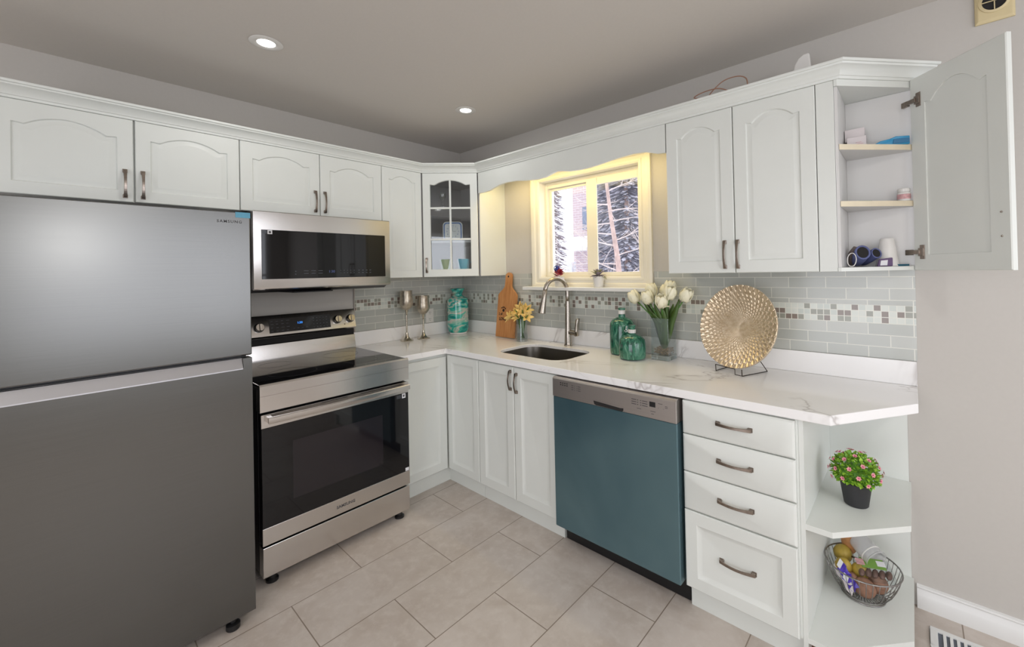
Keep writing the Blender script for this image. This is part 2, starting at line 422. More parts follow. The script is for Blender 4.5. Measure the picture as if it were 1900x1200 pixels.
# baseboard on the window wall, right of the shelves
def baseboard(name, x0, x1):
    prof = [(0, 0), (-0.017, 0), (-0.017, 0.052), (-0.0145, 0.056), (-0.013, 0.064), (-0.008, 0.073), (-0.0075, 0.078), (-0.0115, 0.082), (-0.010, 0.089), (0, 0.092)]
    return struct(MB().prism([(x0, y, z) for y, z in prof], (x1-x0, 0, 0)).build(name, 'trimw', smooth=True))
baseboard('baseboard_back', 3.0, RX)
# ---------------------------------------------------------------- kitchen window
win = thing('window_1', 'white sliding window above the sink with two panes', 'window', (1.35, 0, WZ0)); struct(win)
def stepped(mb, x0, x1, z0, z1, prof):
    """mitred casing: prof = (outset from the opening, y)"""
    loops = []
    for o_, y in prof:
        loops.append([(x0-o_, y, z0-o_), (x1+o_, y, z0-o_), (x1+o_, y, z1+o_), (x0-o_, y, z1+o_)])
    mb.loft(loops, True, False)
cs = MB(); stepped(cs, WX0, WX1, WZ0, WZ1, [(-0.003, 0.158), (-0.003, -0.012), (0.008, -0.018), (0.018, -0.018), (0.022, -0.013), (0.040, -0.013), (0.046, -0.022), (0.066, -0.024), (0.080, -0.020), (0.080, -0.0005)])
cs.build('casing', 'casing', win)
fr = MB(); rect_frame(fr, WX0+0.0035, WX1-0.0035, WZ0+0.0035, WZ1-0.0035, 0.020, 0.055, 0.10, 'y')
for yy in (0.060, 0.075): fr.box(WX0+0.02, WX1-0.02, yy, yy+0.003, WZ1-0.045, WZ1-0.02); fr.box(WX0+0.02, WX1-0.02, yy, yy+0.003, WZ0+0.02, WZ0+0.03)
fr.build('window_frame', 'casing', win, bevel=0.001)
def sash(x0, x1, z0, z1, y, wl, wr, wt, wbm):
    s_ = MB(); s_.box(x0, x0+wl, y, y+0.018, z0, z1); s_.box(x1-wr, x1, y, y+0.018, z0, z1); s_.box(x0+wl, x1-wr, y, y+0.018, z0, z0+wbm); s_.box(x0+wl, x1-wr, y, y+0.018, z1-wt, z1)
    so = s_.build('sash', 'casing', win, bevel=0.002)
    MB().box(x0+wl, x1-wr, y+0.007, y+0.010, z0+wbm, z1-wt).build('pane', 'pane', so)
sash(WX0+0.022, 1.372, WZ0+0.022, WZ1-0.028, 0.079, 0.022, 0.04, 0.035, 0.012)
sash(1.325, WX1-0.022, WZ0+0.016, WZ1-0.030, 0.058, 0.040, 0.026, 0.045, 0.014)
MB().box(1.325, 1.41, 0.052, 0.062, WZ0+0.02, WZ1-0.03).build('meeting_rail', 'casing', win, bevel=0.002)
tag(MB().box(0.845, 1.852, -0.105, -0.0005, 1.285, 1.309).build('window_sill', 'trimw', bevel=0.004), 'white painted sill board under the sink window', 'window sill')
# ---------------------------------------------------------------- outside
M['brick_out'] = None
def brick():
    t = NT('hazed_red_brick_wall'); sep = t.node('ShaderNodeSeparateXYZ'); t.link(t.coord(), sep.inputs[0])
    cmb = t.node('ShaderNodeCombineXYZ'); t.link(sep.outputs[0], cmb.inputs[0]); t.link(sep.outputs[2], cmb.inputs[1])
    b = t.node('ShaderNodeTexBrick'); t.link(cmb.outputs[0], b.inputs['Vector'])
    for k, v in (('Scale', 1), ('Mortar Size', 0.008), ('Brick Width', 0.24), ('Row Height', 0.08)): b.inputs[k].default_value = v
    b.inputs['Color1'].default_value = srgb(188, 166, 168); b.inputs['Color2'].default_value = srgb(198, 176, 176); b.inputs['Mortar'].default_value = srgb(212, 204, 206)  # brick tones paled, the haze is put into the colour
    t.set(color=b.outputs['Color'], rough=0.9); return t.m
M['brick_out'] = brick()
M['bark'] = mat('pale_bark', srgb(190, 165, 156), 0.9, nscale=12, namt=0.2)
M['twig'] = mat('pale_twig', srgb(206, 192, 186), 0.9, nscale=12, namt=0.1)
M['evergreen'] = mat('hazed_evergreen', srgb(186, 184, 192), 0.9, nscale=5, namt=0.35)  # distance haze put into the foliage colour
M['palegreen'] = mat('pale_hazed_evergreen', srgb(196, 186, 190), 0.9, nscale=5, namt=0.2)  # paler still, haze put into the left tree's colour
M['snow'] = mat('snow', srgb(245, 246, 252), 0.8, nscale=1, namt=0.01)
gr = MB().box(-14, 8, 0.6, 22, -0.9, -0.6).build('ground_snow', 'snow'); struct(gr)
hs = thing('neighbour_house', 'red brick house outside the left window pane', 'house', (-5.4, 9.5, -0.6))
MB().box(-5.62, -3.9, 9.0, 12.5, -0.6, 5.6).build('house_wall', 'brick_out', hs)
MB().prism([(-5.75, 8.2, 2.02), (-4.5, 8.2, 2.02), (-4.5, 8.995, 2.45), (-5.75, 8.995, 2.45)], (0, 0, 0.10)).build('porch_roof', 'snow', hs)
wd_ = MB().box(-5.2, -4.8, 8.96, 8.998, 2.75, 3.5).build('house_window', mat('dull_glass', srgb(120, 130, 150), 0.2, nscale=3), hs)
tag(MB().box(-5.02, -4.80, 7.85, 8.05, -0.6, 1.68).build('garden_post', 'snow', None, bevel=0.03), 'snowy white block low in the left window pane', 'post')
def branchy(mb, p, dirv, L, r, depth, rng):
    pts = [Vector(p)]; dv = Vector(dirv).normalized(); K = 6
    for i in range(K):
        dv = (dv+Vector((rng.uniform(-.12, .12), rng.uniform(-.12, .12), rng.uniform(-.08, .10)))).normalized(); pts.append(pts[-1]+dv*L/K)
    mb.tube(pts, [r*(1-0.75*i/K) for i in range(K+1)], 5)
    if depth > 0:
        for k in range(5 if depth > 1 else 4):
            i = rng.randint(1, K); side = Vector((rng.uniform(-1, 1), rng.uniform(-.6, .6), rng.uniform(-.3, .7)))
            branchy(mb, pts[i], (dv*0.5+side).normalized(), L*rng.uniform(.35, .6), r*0.45, depth-1, rng)
rng = random.Random(3)
t1 = thing('bare_tree', 'bare leafless tree close outside the right window pane', 'tree', (-0.25, 3.1, -0.6))
tr = MB(); tr.tube([(-0.20, 3.1, -0.6), (-0.24, 3.1, 0.9), (-0.30, 3.1, 1.6), (-0.40, 3.1, 2.2), (-0.50, 3.1, 3.0)], [0.06, 0.05, 0.040, 0.030, 0.022], 8); tr.build('trunk', 'bark', t1, smooth=True)
br = MB()
for z, dx, L in ((1.2, -1, .8), (1.35, 1, .5), (1.5, -1, .7), (1.62, 1, .5), (1.78, -1, .7), (1.85, 1, .5), (1.95, -1, .8), (2.12, -1, .7), (2.15, 1, .5), (2.3, 1, .6), (2.4, -1, .8), (2.6, 1, .5), (1.05, -1, .7), (1.1, 1, .5), (1.4, -1, .8)):
    branchy(br, (-0.24-0.14*(z-1), 3.1, z), (dx, rng.uniform(-.3, .3), rng.uniform(-.05, .40)), L, 0.012, 2, rng)
br.build('branches', 'twig', t1)
def conifer(x, y, h, r, seed, label, n=5200, mt='evergreen'):
    rg = random.Random(seed); o = thing('evergreen_tree', label, 'tree', (x, y, -0.6))
    MB().lathe([(0.0, h*0.95), (0.05, h*0.5), (0.10, 0)], (x, y, -0.6), 8).build('trunk', 'bark', o)
    f = MB()
    for i in range(n):
        hh = rg.uniform(0.02, 1); rr = r*(1-hh**2*0.85)*math.sqrt(rg.uniform(.10, 1)); a = rg.uniform(0, 2*PI)
        c = Vector((x+rr*math.cos(a), y+rr*math.sin(a), -0.6+hh*h)); q = rg.uniform(.06, .14)
        u = Vector((math.cos(a), math.sin(a), -0.35)).normalized()*q; v = Vector((-math.sin(a), math.cos(a), rg.uniform(-.4, .4)))*q*0.35
        f.add([c-u-v*0.3, c-u+v*0.3, c+u*0.2+v, c+u, c+u*0.2-v], [(0, 1, 2, 3, 4)])
    f.build('foliage', mt, o); return o
conifer(-2.15, 6.0, 6.0, 0.62, 1, 'grey-green evergreen nearest behind the bare tree outside the right pane')
conifer(-2.20, 9.1, 7.5, 0.95, 2, 'far evergreen at the right edge of the window view')
conifer(-3.55, 7.9, 7.0, 0.50, 3, 'far evergreen just right of the middle window rail')
conifer(-1.35, 5.2, 6.0, 0.50, 5, 'near evergreen at the right edge of the right window pane')
conifer(-4.78, 6.9, 6.0, 0.47, 4, 'slim pale evergreen at the left edge of the left window pane', 2600, 'palegreen')
rng2 = random.Random(8)
t2 = thing('bare_shrub', 'bare twiggy shrub outside the left window pane', 'shrub', (-1.85, 3.9, -0.6))
sb = MB()
for k in range(4): branchy(sb, (-1.85+rng2.uniform(-.12, .12), 3.9, -0.6), (rng2.uniform(-.22, .22), rng2.uniform(-.2, .2), 1.4), rng2.uniform(2.0, 3.0), 0.008, 2, rng2)
sb.build('stems', 'twig', t2)
# ---------------------------------------------------------------- splashback
tb = MB(); tb.box(0.0075, 3.022, -0.0075, -0.0005, 1.0155, 1.395)
bt = tb.build('tile_backsplash', 'tile_r')
bt.data.materials[0] = M['tile_r']
# lift above the cabinets' underside on either side of the window
tb2 = MB(); tb2.box(0.0075, 0.845, -0.0075, -0.0005, 1.0155, 1.404); tb2.box(0.845, 1.852, -0.0075, -0.0005, 1.0155, 1.284); tb2.box(1.852, 3.022, -0.0075, -0.0005, 1.0155, 1.404)
bpy.data.objects.remove(bt); bt = tb2.build('tile_backsplash', 'tile_r')
tag(bt, 'pale glass subway tile backsplash with mosaic band below the window', 'backsplash')
tl = MB().box(0.0005, 0.0075, -0.955, -0.008, 1.0155, 1.393).build('tile_backsplash', 'tile_l')
tag(tl, 'short run of glass tile backsplash between stove and corner', 'backsplash')
tag(MB().box(0.0005, 0.0105, -0.962, -0.9555, 1.0155, 1.40).build('tile_edge_trim', mat('taupe_edge', srgb(168, 160, 152), 0.5, nscale=30)), 'thin taupe trim at the tile edge beside the stove', 'trim')
# ---------------------------------------------------------------- countertop with upstands
CF = 0.632; CR = 3.020
ct = thing('countertop', 'L-shaped white countertop with grey marble veins and clipped corner', 'countertop', (1.5, -0.3, 0.879))
SX0, SX1, SY0, SY1 = 0.978, 1.515, -0.508, -0.150
def rrect(x0, x1, y0, y1, r, k=6):
    p = []
    for cx, cy, a0 in ((x1-r, y1-r, 0), (x0+r, y1-r, 90), (x0+r, y0+r, 180), (x1-r, y0+r, 270)):
        for i in range(k+1): a = math.radians(a0+90*i/k); p.append((cx+r*math.cos(a), cy+r*math.sin(a)))
    return p
outer = [(0.0012, -0.0012), (0.0012, -0.981), (CF, -0.981), (CF, -CF), (2.795, -CF), (CR, -0.300), (CR, -0.0012)]
hole = rrect(SX0, SX1, SY0, SY1, 0.10, 8)
bm = bmesh.new(); off = ct.location
def loop_(pts, z):
    vs_ = [bm.verts.new((x-off.x, y-off.y, z-off.z)) for x, y in pts]; return vs_, [bm.edges.new((vs_[i], vs_[(i+1) % len(vs_)])) for i in range(len(vs_))]
ot, oe = loop_(outer, 0.914); ht, he = loop_(hole, 0.914); ob_, obe = loop_(outer, 0.879); hb, hbe = loop_(hole, 0.879)
bmesh.ops.triangle_fill(bm, use_beauty=True, use_dissolve=False, edges=oe+he)
bmesh.ops.triangle_fill(bm, use_beauty=True, use_dissolve=False, edges=obe+hbe)
for A_, B_ in ((ot, ob_), (ht, hb)):
    for i in range(len(A_)): bm.faces.new((A_[i], A_[(i+1) % len(A_)], B_[(i+1) % len(A_)], B_[i]))
bmesh.ops.recalc_face_normals(bm, faces=bm.faces)
me = bpy.data.meshes.new('slab'); bm.to_mesh(me); bm.free(); me.materials.append(M['marble'])
so = bpy.data.objects.new('slab', me); C.objects.link(so); so.parent = ct
md = so.modifiers.new('bevel', 'BEVEL'); md.width = 0.003; md.segments = 2; md.limit_method = 'ANGLE'
MB().box(0.021, CR, -0.0205, -0.0012, 0.9145, 1.0145).build('upstand', 'marble', ct, bevel=0.0015)
MB().box(0.0012, 0.0205, -0.975, -0.0012, 0.9145, 1.0145).build('upstand', 'marble', ct, bevel=0.0015)
# sink
sk = thing('sink', 'undermount stainless steel sink with rounded corners', 'sink', (1.24, -0.33, 0.70))
bwl = MB(); loops = []
for dz, ins, r in ((0.8965, 0.0008, 0.10), (0.8965, 0.0022, 0.10), (0.86, 0.004, 0.10), (0.72, 0.012, 0.09), (0.70, 0.035, 0.07), (0.695, 0.12, 0.03)):
    loops.append([(x, y, dz) for x, y in rrect(SX0+ins, SX1-ins, SY0+ins, SY1-ins, max(r, 0.02), 8)])
bwl.loft(loops, True, False); bwl.f.append([len(bwl.v)-36+i for i in range(36)]); bwl.mi.append(0)
bwl.build('bowl', 'steel_sink', sk, smooth=True)
MB().lathe([(0, 0.006), (0.03, 0.006), (0.042, 0.003), (0.045, 0.0)], (1.24, -0.3, 0.6952), 24).build('drain', 'chrome', sk, smooth=True)
# faucet
fc = thing('faucet', 'tall brushed nickel gooseneck faucet with pull-down spray head behind the sink', 'faucet', (1.25, -0.085, 0.9145))
fx, fy = 1.25, -0.085
MB().lathe([(0, 0), (0.030, 0), (0.030, 0.004), (0.027, 0.008), (0.026, 0.02), (0.021, 0.13), (0.0165, 0.26), (0.0155, 0.30), (0, 0.30)], (fx, fy, 0.9145), 28).build('body', 'steel_faucet', fc, smooth=True)
dirv = Vector((-0.30, -0.954, 0)).normalized(); R0 = 0.088; zc = 1.280
path = [Vector((fx, fy, 1.20)), Vector((fx, fy, 1.25))]
for i in range(15):
    a = PI*i/14*0.97; path.append(Vector((fx, fy, zc))+dirv*(R0-R0*math.cos(a))+Vector((0, 0, R0*math.sin(a))))
MB().tube(path, 0.0142, 14).build('spout', 'steel_faucet', fc, smooth='all')
e = path[-1]; t_ = (path[-1]-path[-2]).normalized()
MB().lathe([(0, -0.002), (0.0145, -0.002), (0.0155, 0.0), (0.0160, 0.045), (0.0162, 0.047), (0.0160, 0.049), (0.025, 0.135), (0.0255, 0.145), (0.022, 0.147), (0.020, 0.140), (0, 0.140)], e, 26, t_).build('spray_head', 'steel_faucet', fc, smooth=True)
hd = MB(); hd.tube([(fx, fy, 1.005), (fx+0.075, fy-0.008, 1.005)], 0.0165, 16); hob = hd.build('handle_hub', 'steel_faucet', fc, smooth=True)
lv = MB(); lv.loft([[Vector((fx+0.078+dx+sl, fy-0.008+dy, z)) for dx, dy in ((-0.011*q, -0.014), (0.009*q, -0.014), (0.012*q, 0), (0.009*q, 0.014), (-0.011*q, 0.014), (-0.013*q, 0))] for z, q, sl in ((0.985, 0.6, 0), (0.99, 1.1, 0), (1.02, 1.1, 0), (1.06, 0.8, 0.006), (1.095, 0.7, 0.012), (1.102, 0.4, 0.013))])
lv.build('lever', 'steel_faucet', hob, smooth='all')
# ================================================================ upper cabinets
ZT, ZB, UD = 2.166, 1.394, 0.275
U0, U1, U2_, U3, U4 = -2.504, -2.094, -1.684, -1.276, -0.878
UG = 'white upper cabinets with arched door panels'
def handle_v(x, y, z0, z1, n, par, h='y'): return bow_handle((x, y, z0), (0, 0, 1), n, z1-z0, par)
g = 0.0018
ca = thing('upper_cabinet', 'wide short white upper cabinet above the fridge', 'cabinet', (0.13, -2.094, 1.785), UG)
MB().box(0.001, UD-0.021, U0+0.0005, U2_-0.0005, 1.783, ZT).build('body', 'cab', ca)
dd_ = panel_door('door', (UD-0.019, U0+g, 1.781), (0, 1, 0), (1, 0, 0), U1-U0-2*g, ZT-1.781, ca, A=0.038, ins=0.052); handle_v(UD, -2.124, 1.800, 1.930, (1, 0, 0), dd_)
dd_ = panel_door('door', (UD-0.019, U1+g+0.003, 1.783), (0, 1, 0), (1, 0, 0), U2_-U1-2*g-0.003, ZT-1.783, ca, A=0.034, ins=0.052); handle_v(UD, -2.064, 1.800, 1.930, (1, 0, 0), dd_)
ca = thing('upper_cabinet', 'short white upper cabinet above the microwave', 'cabinet', (0.13, -1.28, 1.787), UG)
MB().box(0.001, UD-0.021, U2_+0.0005, U4-0.0005, 1.785, ZT).build('body', 'cab', ca)
dd_ = panel_door('door', (UD-0.019, U2_+g, 1.785), (0, 1, 0), (1, 0, 0), U3-U2_-2*g, ZT-1.785, ca, A=0.034, ins=0.056); handle_v(UD, -1.305, 1.808, 1.938, (1, 0, 0), dd_)
dd_ = panel_door('door', (UD-0.019, U3+g, 1.785), (0, 1, 0), (1, 0, 0), U4-U3-2*g, ZT-1.785, ca, A=0.034, ins=0.056); handle_v(UD, -1.250, 1.808, 1.938, (1, 0, 0), dd_)
ca = thing('upper_cabinet', 'narrow tall white upper cabinet right of the microwave', 'cabinet', (0.13, -0.72, ZB), UG)
MB().box(0.001, UD-0.021, U4+0.0005, -0.5705, ZB, ZT).build('body', 'cab', ca)
panel_door('door', (UD-0.019, U4+g, ZB), (0, 1, 0), (1, 0, 0), 0.309-2*g, ZT-ZB, ca, A=0.030, ins=0.050)
# corner cabinet with glazed door
cc = thing('corner_cabinet', 'diagonal corner wall cabinet with a six-pane glass door', 'cabinet', (0.2, -0.2, ZB), UG)
pr = [(0.001, -0.001), (0.001, -0.569), (0.260, -0.569), (0.569, -0.260), (0.569, -0.001)]
ri = 0.016
bd = MB()
bd.box(0.001, 0.262, -0.5690, -0.5690+ri, ZB, ZT); bd.box(0.569-ri, 0.5680, -0.262, -0.001, ZB, ZT); bd.box(0.5681, 0.569, -0.262, -0.001, ZB, ZT, 1)
bd.box(0.001, 0.006, -0.5690+ri, -0.001, ZB, ZT); bd.box(0.006, 0.569-ri, -0.006, -0.001, ZB, ZT)
for z in (ZB+0.0005, ZT-ri): bd.prism([(x, y, z) for x, y in [(0.0062, -0.0062), (0.0062, -0.5528), (0.2592, -0.5528), (0.5528, -0.2592), (0.5528, -0.0062)]], (0, 0, ri-0.0005))
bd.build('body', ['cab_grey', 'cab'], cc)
prs = [(0.008, -0.008), (0.008, -0.55), (0.255, -0.55), (0.55, -0.255), (0.55, -0.008)]
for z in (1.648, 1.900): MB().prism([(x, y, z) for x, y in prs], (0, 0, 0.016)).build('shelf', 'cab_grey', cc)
cu = Vector((1, 1, 0)).normalized(); cn = Vector((1, -1, 0)).normalized()
co_ = Vector((0.275, -0.569, ZB))-cn*0.019+cu*0.006
def glass_door(o, u, n, w, h, par):
    F = frame_pt(o, u, n); t = 0.019; mb = MB(); A = 0.032; ins = 0.052
    Lo = arch_loop(w, h, 0, 0); Li = arch_loop(w, h, ins, A); Lo3 = arch_loop(w, h, 0.003, 0); Li3 = arch_loop(w, h, ins+0.003, A)
    lp = [[F(a, b, 0) for a, b in Li3], [F(a, b, 0) for a, b in Lo], [F(a, b, t-.003) for a, b in Lo], [F(a, b, t) for a, b in Lo3], [F(a, b, t) for a, b in Li], [F(a, b, t-.004) for a, b in Li3], [F(a, b, 0) for a, b in Li3]]
    mb.loft(lp, True, False)
    mw = 0.013; topz = h-ins
    mb.obox(F(w/2-mw/2, ins, 0.004), Vector(u).normalized()*mw, Vector((0, 0, topz-ins-0.002)), Vector(n).normalized()*0.012)
    for zz in (1.672-ZB, 1.905-ZB): mb.obox(F(ins, zz-mw/2, 0.003), Vector(u).normalized()*(w-2*ins), Vector((0, 0, mw)), Vector(n).normalized()*0.012)
    dr = mb.build('door', 'cab', par, smooth=True)
    gp = MB(); gp.prism([F(a, b, 0.001) for a, b in Li], Vector(n).normalized()*0.0015); gp.build('glass_pane', 'cabpane', dr)
    return dr
gdw = math.hypot(0.294, 0.294)-0.012
gd = glass_door(co_, cu, cn, gdw, ZT-ZB, cc)
bow_handle(Vector((0.275, -0.569, 1.425))+cu*0.030, (0, 0, 1), cn, 0.11, gd)
# right-hand double cabinet
V0, V1, V2 = 2.065, 2.395, 2.725
ca = thing('upper_cabinet', 'tall white double-door upper cabinet right of the window', 'cabinet', (2.39, -0.13, ZB), UG)
MB().box(V0+0.0005, V2-0.0005, -UD+0.021, -0.001, ZB, ZT).build('body', 'cab', ca)
dd_ = panel_door('door', (V0+g, -UD+0.019, ZB), (1, 0, 0), (0, -1, 0), V1-V0-2*g, ZT-ZB, ca, A=0.036, ins=0.056); handle_v(2.350, -UD, 1.415, 1.545, (0, -1, 0), dd_)
dd_ = panel_door('door', (V1+g, -UD+0.019, ZB), (1, 0, 0), (0, -1, 0), V2-V1-2*g, ZT-ZB, ca, A=0.036, ins=0.056); handle_v(2.408, -UD, 1.415, 1.545, (0, -1, 0), dd_)
# open angled end cabinet
oc = thing('end_cabinet', 'white angled end cabinet with its door standing open', 'cabinet', (2.88, -0.1, ZB))
FX = 2.800; EX, EY = 3.030, -0.030
MB().box(V2+0.001, FX-0.012, -0.274, -0.001, ZB, ZT).build('side_panel', 'cab', oc, bevel=0.001)
MB().box(FX-0.011, FX, -0.270, -0.001, ZB+0.016, 2.139).build('inner_panel', 'cab_in', oc)
pe = [(FX-0.011, -0.0012), (FX-0.011, -0.276), (FX, -0.276), (EX, EY), (EX, -0.0012)]
MB().prism([(x, y, ZB) for x, y in pe], (0, 0, 0.0155)).build('bottom_panel', 'cab', oc)
MB().prism([(x, y, 2.140) for x, y in pe], (0, 0, 0.026)).build('top_panel', 'cab', oc)
MB().box(FX+0.0005, EX, -0.006, -0.0012, ZB+0.016, 2.139).build('back_panel', 'cab_in', oc)
ps = [(FX+0.0006, -0.0065), (FX+0.0006, -0.262), (EX-0.002, -0.0300), (EX-0.002, -0.0065)]
for z in (1.655, 1.885):
    s_ = MB().prism([(x, y, z) for x, y in ps], (0, 0, 0.022)).build('shelf', 'cab_in', oc)
    a = Vector((FX+0.001, -0.2635, z)); b = Vector((EX-0.002, -0.0305, z)); uu = (b-a).normalized(); nn = Vector((uu.y, -uu.x, 0))
    MB().obox(a, b-a, nn*0.0015, Vector((0, 0, 0.022))).build('shelf_edging', 'shelf_edge', s_)
du = Vector((3.272-3.030, -0.288+0.026, 0)).normalized(); dn = Vector((du.y, -du.x, 0))   # panelled inner face towards the camera
DW_ = 0.352
# slab door: back is plain with the routed arch line, hinge edge at EX,EY
od = panel_door('door', Vector((EX+0.004, EY-0.002, ZB-0.002)), du, dn, DW_, ZT-ZB+0.004, oc, A=0.050, ins=0.062, t=0.018, style='inner')
for z in (1.465, 2.075):
    hb_ = MB(); p = Vector((EX+0.004, EY-0.002, z))
    hb_.obox(p+du*0.028+dn*0.018+Vector((0, 0, -0.028)), du*0.020, Vector((0, 0, 0.056)), dn*0.003)
    hb_.obox(p+du*0.024+dn*0.019+Vector((0, 0, -0.016)), du*0.022, Vector((0, 0, 0.032)), dn*0.006)
    hb_.obox(p-du*0.012+dn*0.021+Vector((0, 0, -0.008)), du*0.045, Vector((0, 0, 0.016)), dn*0.008)
    hb_.obox(p-du*0.035+dn*0.012+Vector((0, 0, -0.011)), du*0.028, Vector((0, 0, 0.022)), dn*0.012)
    hb_.build('hinge', 'bronze', od, bevel=0.001)
for z in (1.505, 1.585): MB().ball(Vector((EX+0.004, EY-0.002, z))+du*0.325+dn*0.019, 0.004, 8, 6).build('screw', 'chrome', od)
# valance over the window
val = thing('valance', 'scalloped white valance board over the sink window', 'valance', (1.3, -0.26, 2.05))
vp = [(0.5705, 2.012), (0.64, 2.012), (0.70, 2.017), (0.745, 2.030), (0.80, 2.042), (0.87, 2.048), (0.96, 2.046), (1.06, 2.032), (1.16, 2.023), (1.23, 2.026), (1.29, 2.040), (1.33, 2.049), (1.3675, 2.044), (1.43, 2.032), (1.50, 2.027), (1.58, 2.027), (1.67, 2.036), (1.77, 2.047), (1.87, 2.052), (1.95, 2.045), (2.02, 2.022), (2.0645, 2.018)]
fv = MB(); loopA = []
n_ = len(vp)
for i in range(n_-1):
    a, b = vp[i], vp[i+1]
    fv.add([(a[0], -0.274, a[1]), (b[0], -0.274, b[1]), (b[0], -0.274, 2.166), (a[0], -0.274, 2.166), (a[0], -0.256, a[1]), (b[0], -0.256, b[1]), (b[0], -0.256, 2.166), (a[0], -0.256, 2.166)], [(0, 1, 2, 3), (4, 7, 6, 5), (0, 4, 5, 1), (3, 2, 6, 7)])
fv.build('face_board', 'cab', val)
MB().box(0.571, 2.0645, -0.2555, -0.001, 2.140, 2.158).build('top_board', 'cab', val)
lt = thing('tube_light', 'slim warm strip light hidden behind the valance', 'light', (1.3, -0.22, 2.13))
MB().box(0.70, 1.94, -0.245, -0.19, 2.128, 2.1395).build('housing', 'white', lt)
# crown moulding
prof = [(-0.018, 2.1665), (0.004, 2.1665), (0.006, 2.176), (0.010, 2.178), (0.012, 2.184), (0.017, 2.193), (0.026, 2.203), (0.037, 2.210), (0.040, 2.211), (0.042, 2.217), (0.048, 2.219), (0.050, 2.224), (0.049, 2.229), (-0.018, 2.229)]
cpth = [Vector((0.275, -2.535)), Vector((0.275, -0.569)), Vector((0.569, -0.275)), Vector((2.806, -0.275)), Vector((3.053, -0.0012))]
cr = MB(); loops = []
for i, p in enumerate(cpth):
    dirs = []
    if i > 0: dirs.append((p-cpth[i-1]).normalized())
    if i < len(cpth)-1: dirs.append((cpth[i+1]-p).normalized())
    nr = [Vector((q.y, -q.x)) for q in dirs]
    mv = nr[0] if len(nr) == 1 else (nr[0]+nr[1])/(1+nr[0].dot(nr[1]))
    if i == len(cpth)-1:   # meet the wall square
        mv = Vector((1.0/nr[0].x, 0))
    if i == 0: mv = Vector((1, 0))
    loops.append([Vector((p.x+mv.x*o_, p.y+mv.y*o_, z)) for o_, z in prof])
cr.loft(loops, True, True)
tag(cr.build('crown_moulding', 'cab', smooth=True), 'white crown moulding running along the tops of all upper cabinets', 'moulding')
# ================================================================ base cabinets
BZ0, BZ1, BF = 0.106, 0.870, 0.620
BG = 'white base cabinets'
cb = thing('corner_base_cabinet', 'white corner base cabinet with two doors meeting in the inside corner', 'cabinet', (0.3, -0.3, 0))
bd = MB(); bd.prism([(0.002, -0.002, 0.1), (0.002, -0.975, 0.1), (BF-0.02, -0.975, 0.1), (BF-0.02, -(BF-0.02), 0.1), (0.944, -(BF-0.02), 0.1), (0.944, -0.002, 0.1)], (0, 0, 0.778)); bd.build('body', 'cab', cb)
kd = MB(); kd.prism([(0.45, -0.978, 0.0005), (0.578, -0.978, 0.0005), (0.578, -0.578, 0.0005), (0.944, -0.578, 0.0005), (0.944, -0.5, 0.0005), (0.45, -0.5, 0.0005)], (0, 0, 0.099)); kd.build('toe_kick', 'cab', cb)
dl = panel_door('door', (BF-0.019, -0.975, BZ0), (0, 1, 0), (1, 0, 0), 0.975-BF-0.003, 0.858-BZ0, cb, ins=0.055, style='shaker')
bow_handle((BF, -0.958, 0.74), (0, 0, 1), (1, 0, 0), 0.12, dl)
panel_door('door', (BF+0.003, -(BF-0.019), BZ0), (1, 0, 0), (0, -1, 0), 0.944-BF-0.004, BZ1-BZ0, cb, ins=0.048, style='shaker')
sc = thing('sink_cabinet', 'white two-door base cabinet under the sink', 'cabinet', (1.26, -0.3, 0), BG)
s_ = MB(); s_.box(0.946, 0.962, -BF+0.021, -0.002, 0.1, 0.878); s_.box(1.575, 1.588, -BF+0.021, -0.002, 0.1, 0.878); s_.box(0.962, 1.575, -BF+0.021, -0.002, 0.1, 0.116); s_.box(0.962, 1.575, -0.014, -0.002, 0.116, 0.878); s_.box(0.962, 1.575, -BF+0.021, -BF+0.037, 0.80, 0.878)
s_.build('body', 'cab', sc)
MB().box(0.946, 1.588, -0.578, -0.50, 0.0005, 0.099).build('toe_kick', 'cab', sc)
dd_ = panel_door('door', (0.948, -BF+0.019, BZ0), (1, 0, 0), (0, -1, 0), 0.313, BZ1-BZ0, sc, ins=0.055, style='shaker'); bow_handle((1.241, -BF, 0.735), (0, 0, 1), (0, -1, 0), 0.115, dd_)
dd_ = panel_door('door', (1.265, -BF+0.019, BZ0), (1, 0, 0), (0, -1, 0), 0.321, BZ1-BZ0, sc, ins=0.055, style='shaker'); bow_handle((1.290, -BF, 0.725), (0, 0, 1), (0, -1, 0), 0.115, dd_)
# drawers
dc = thing('drawer_cabinet', 'white base cabinet with three shallow drawers above one deep drawer', 'cabinet', (2.5, -0.3, 0), BG)
MB().box(2.280, 2.6955, -BF+0.008, -0.002, 0.1, 0.878).build('body', 'cab', dc)
MB().box(2.280, 2.6955, -0.585, -0.50, 0.0005, 0.099).build('toe_kick', 'cab', dc)
zs = [(0.738, 0.872), (0.583, 0.733), (0.427, 0.578), (0.106, 0.422)]
for i, (a, b) in enumerate(zs):
    st = 'drawer' if i < 3 else 'shaker'
    dr = panel_door('drawer', (2.277, -BF+0.007, a), (1, 0, 0), (0, -1, 0), 0.410, b-a, dc, t=0.020, ins=0.050, style=st)
    zc_ = (a+b)/2+0.003
    bow_handle((2.416, -BF-0.013+(0.009 if i == 3 else 0), zc_), (1, 0, 0), (0, -1, 0), 0.132, dr)
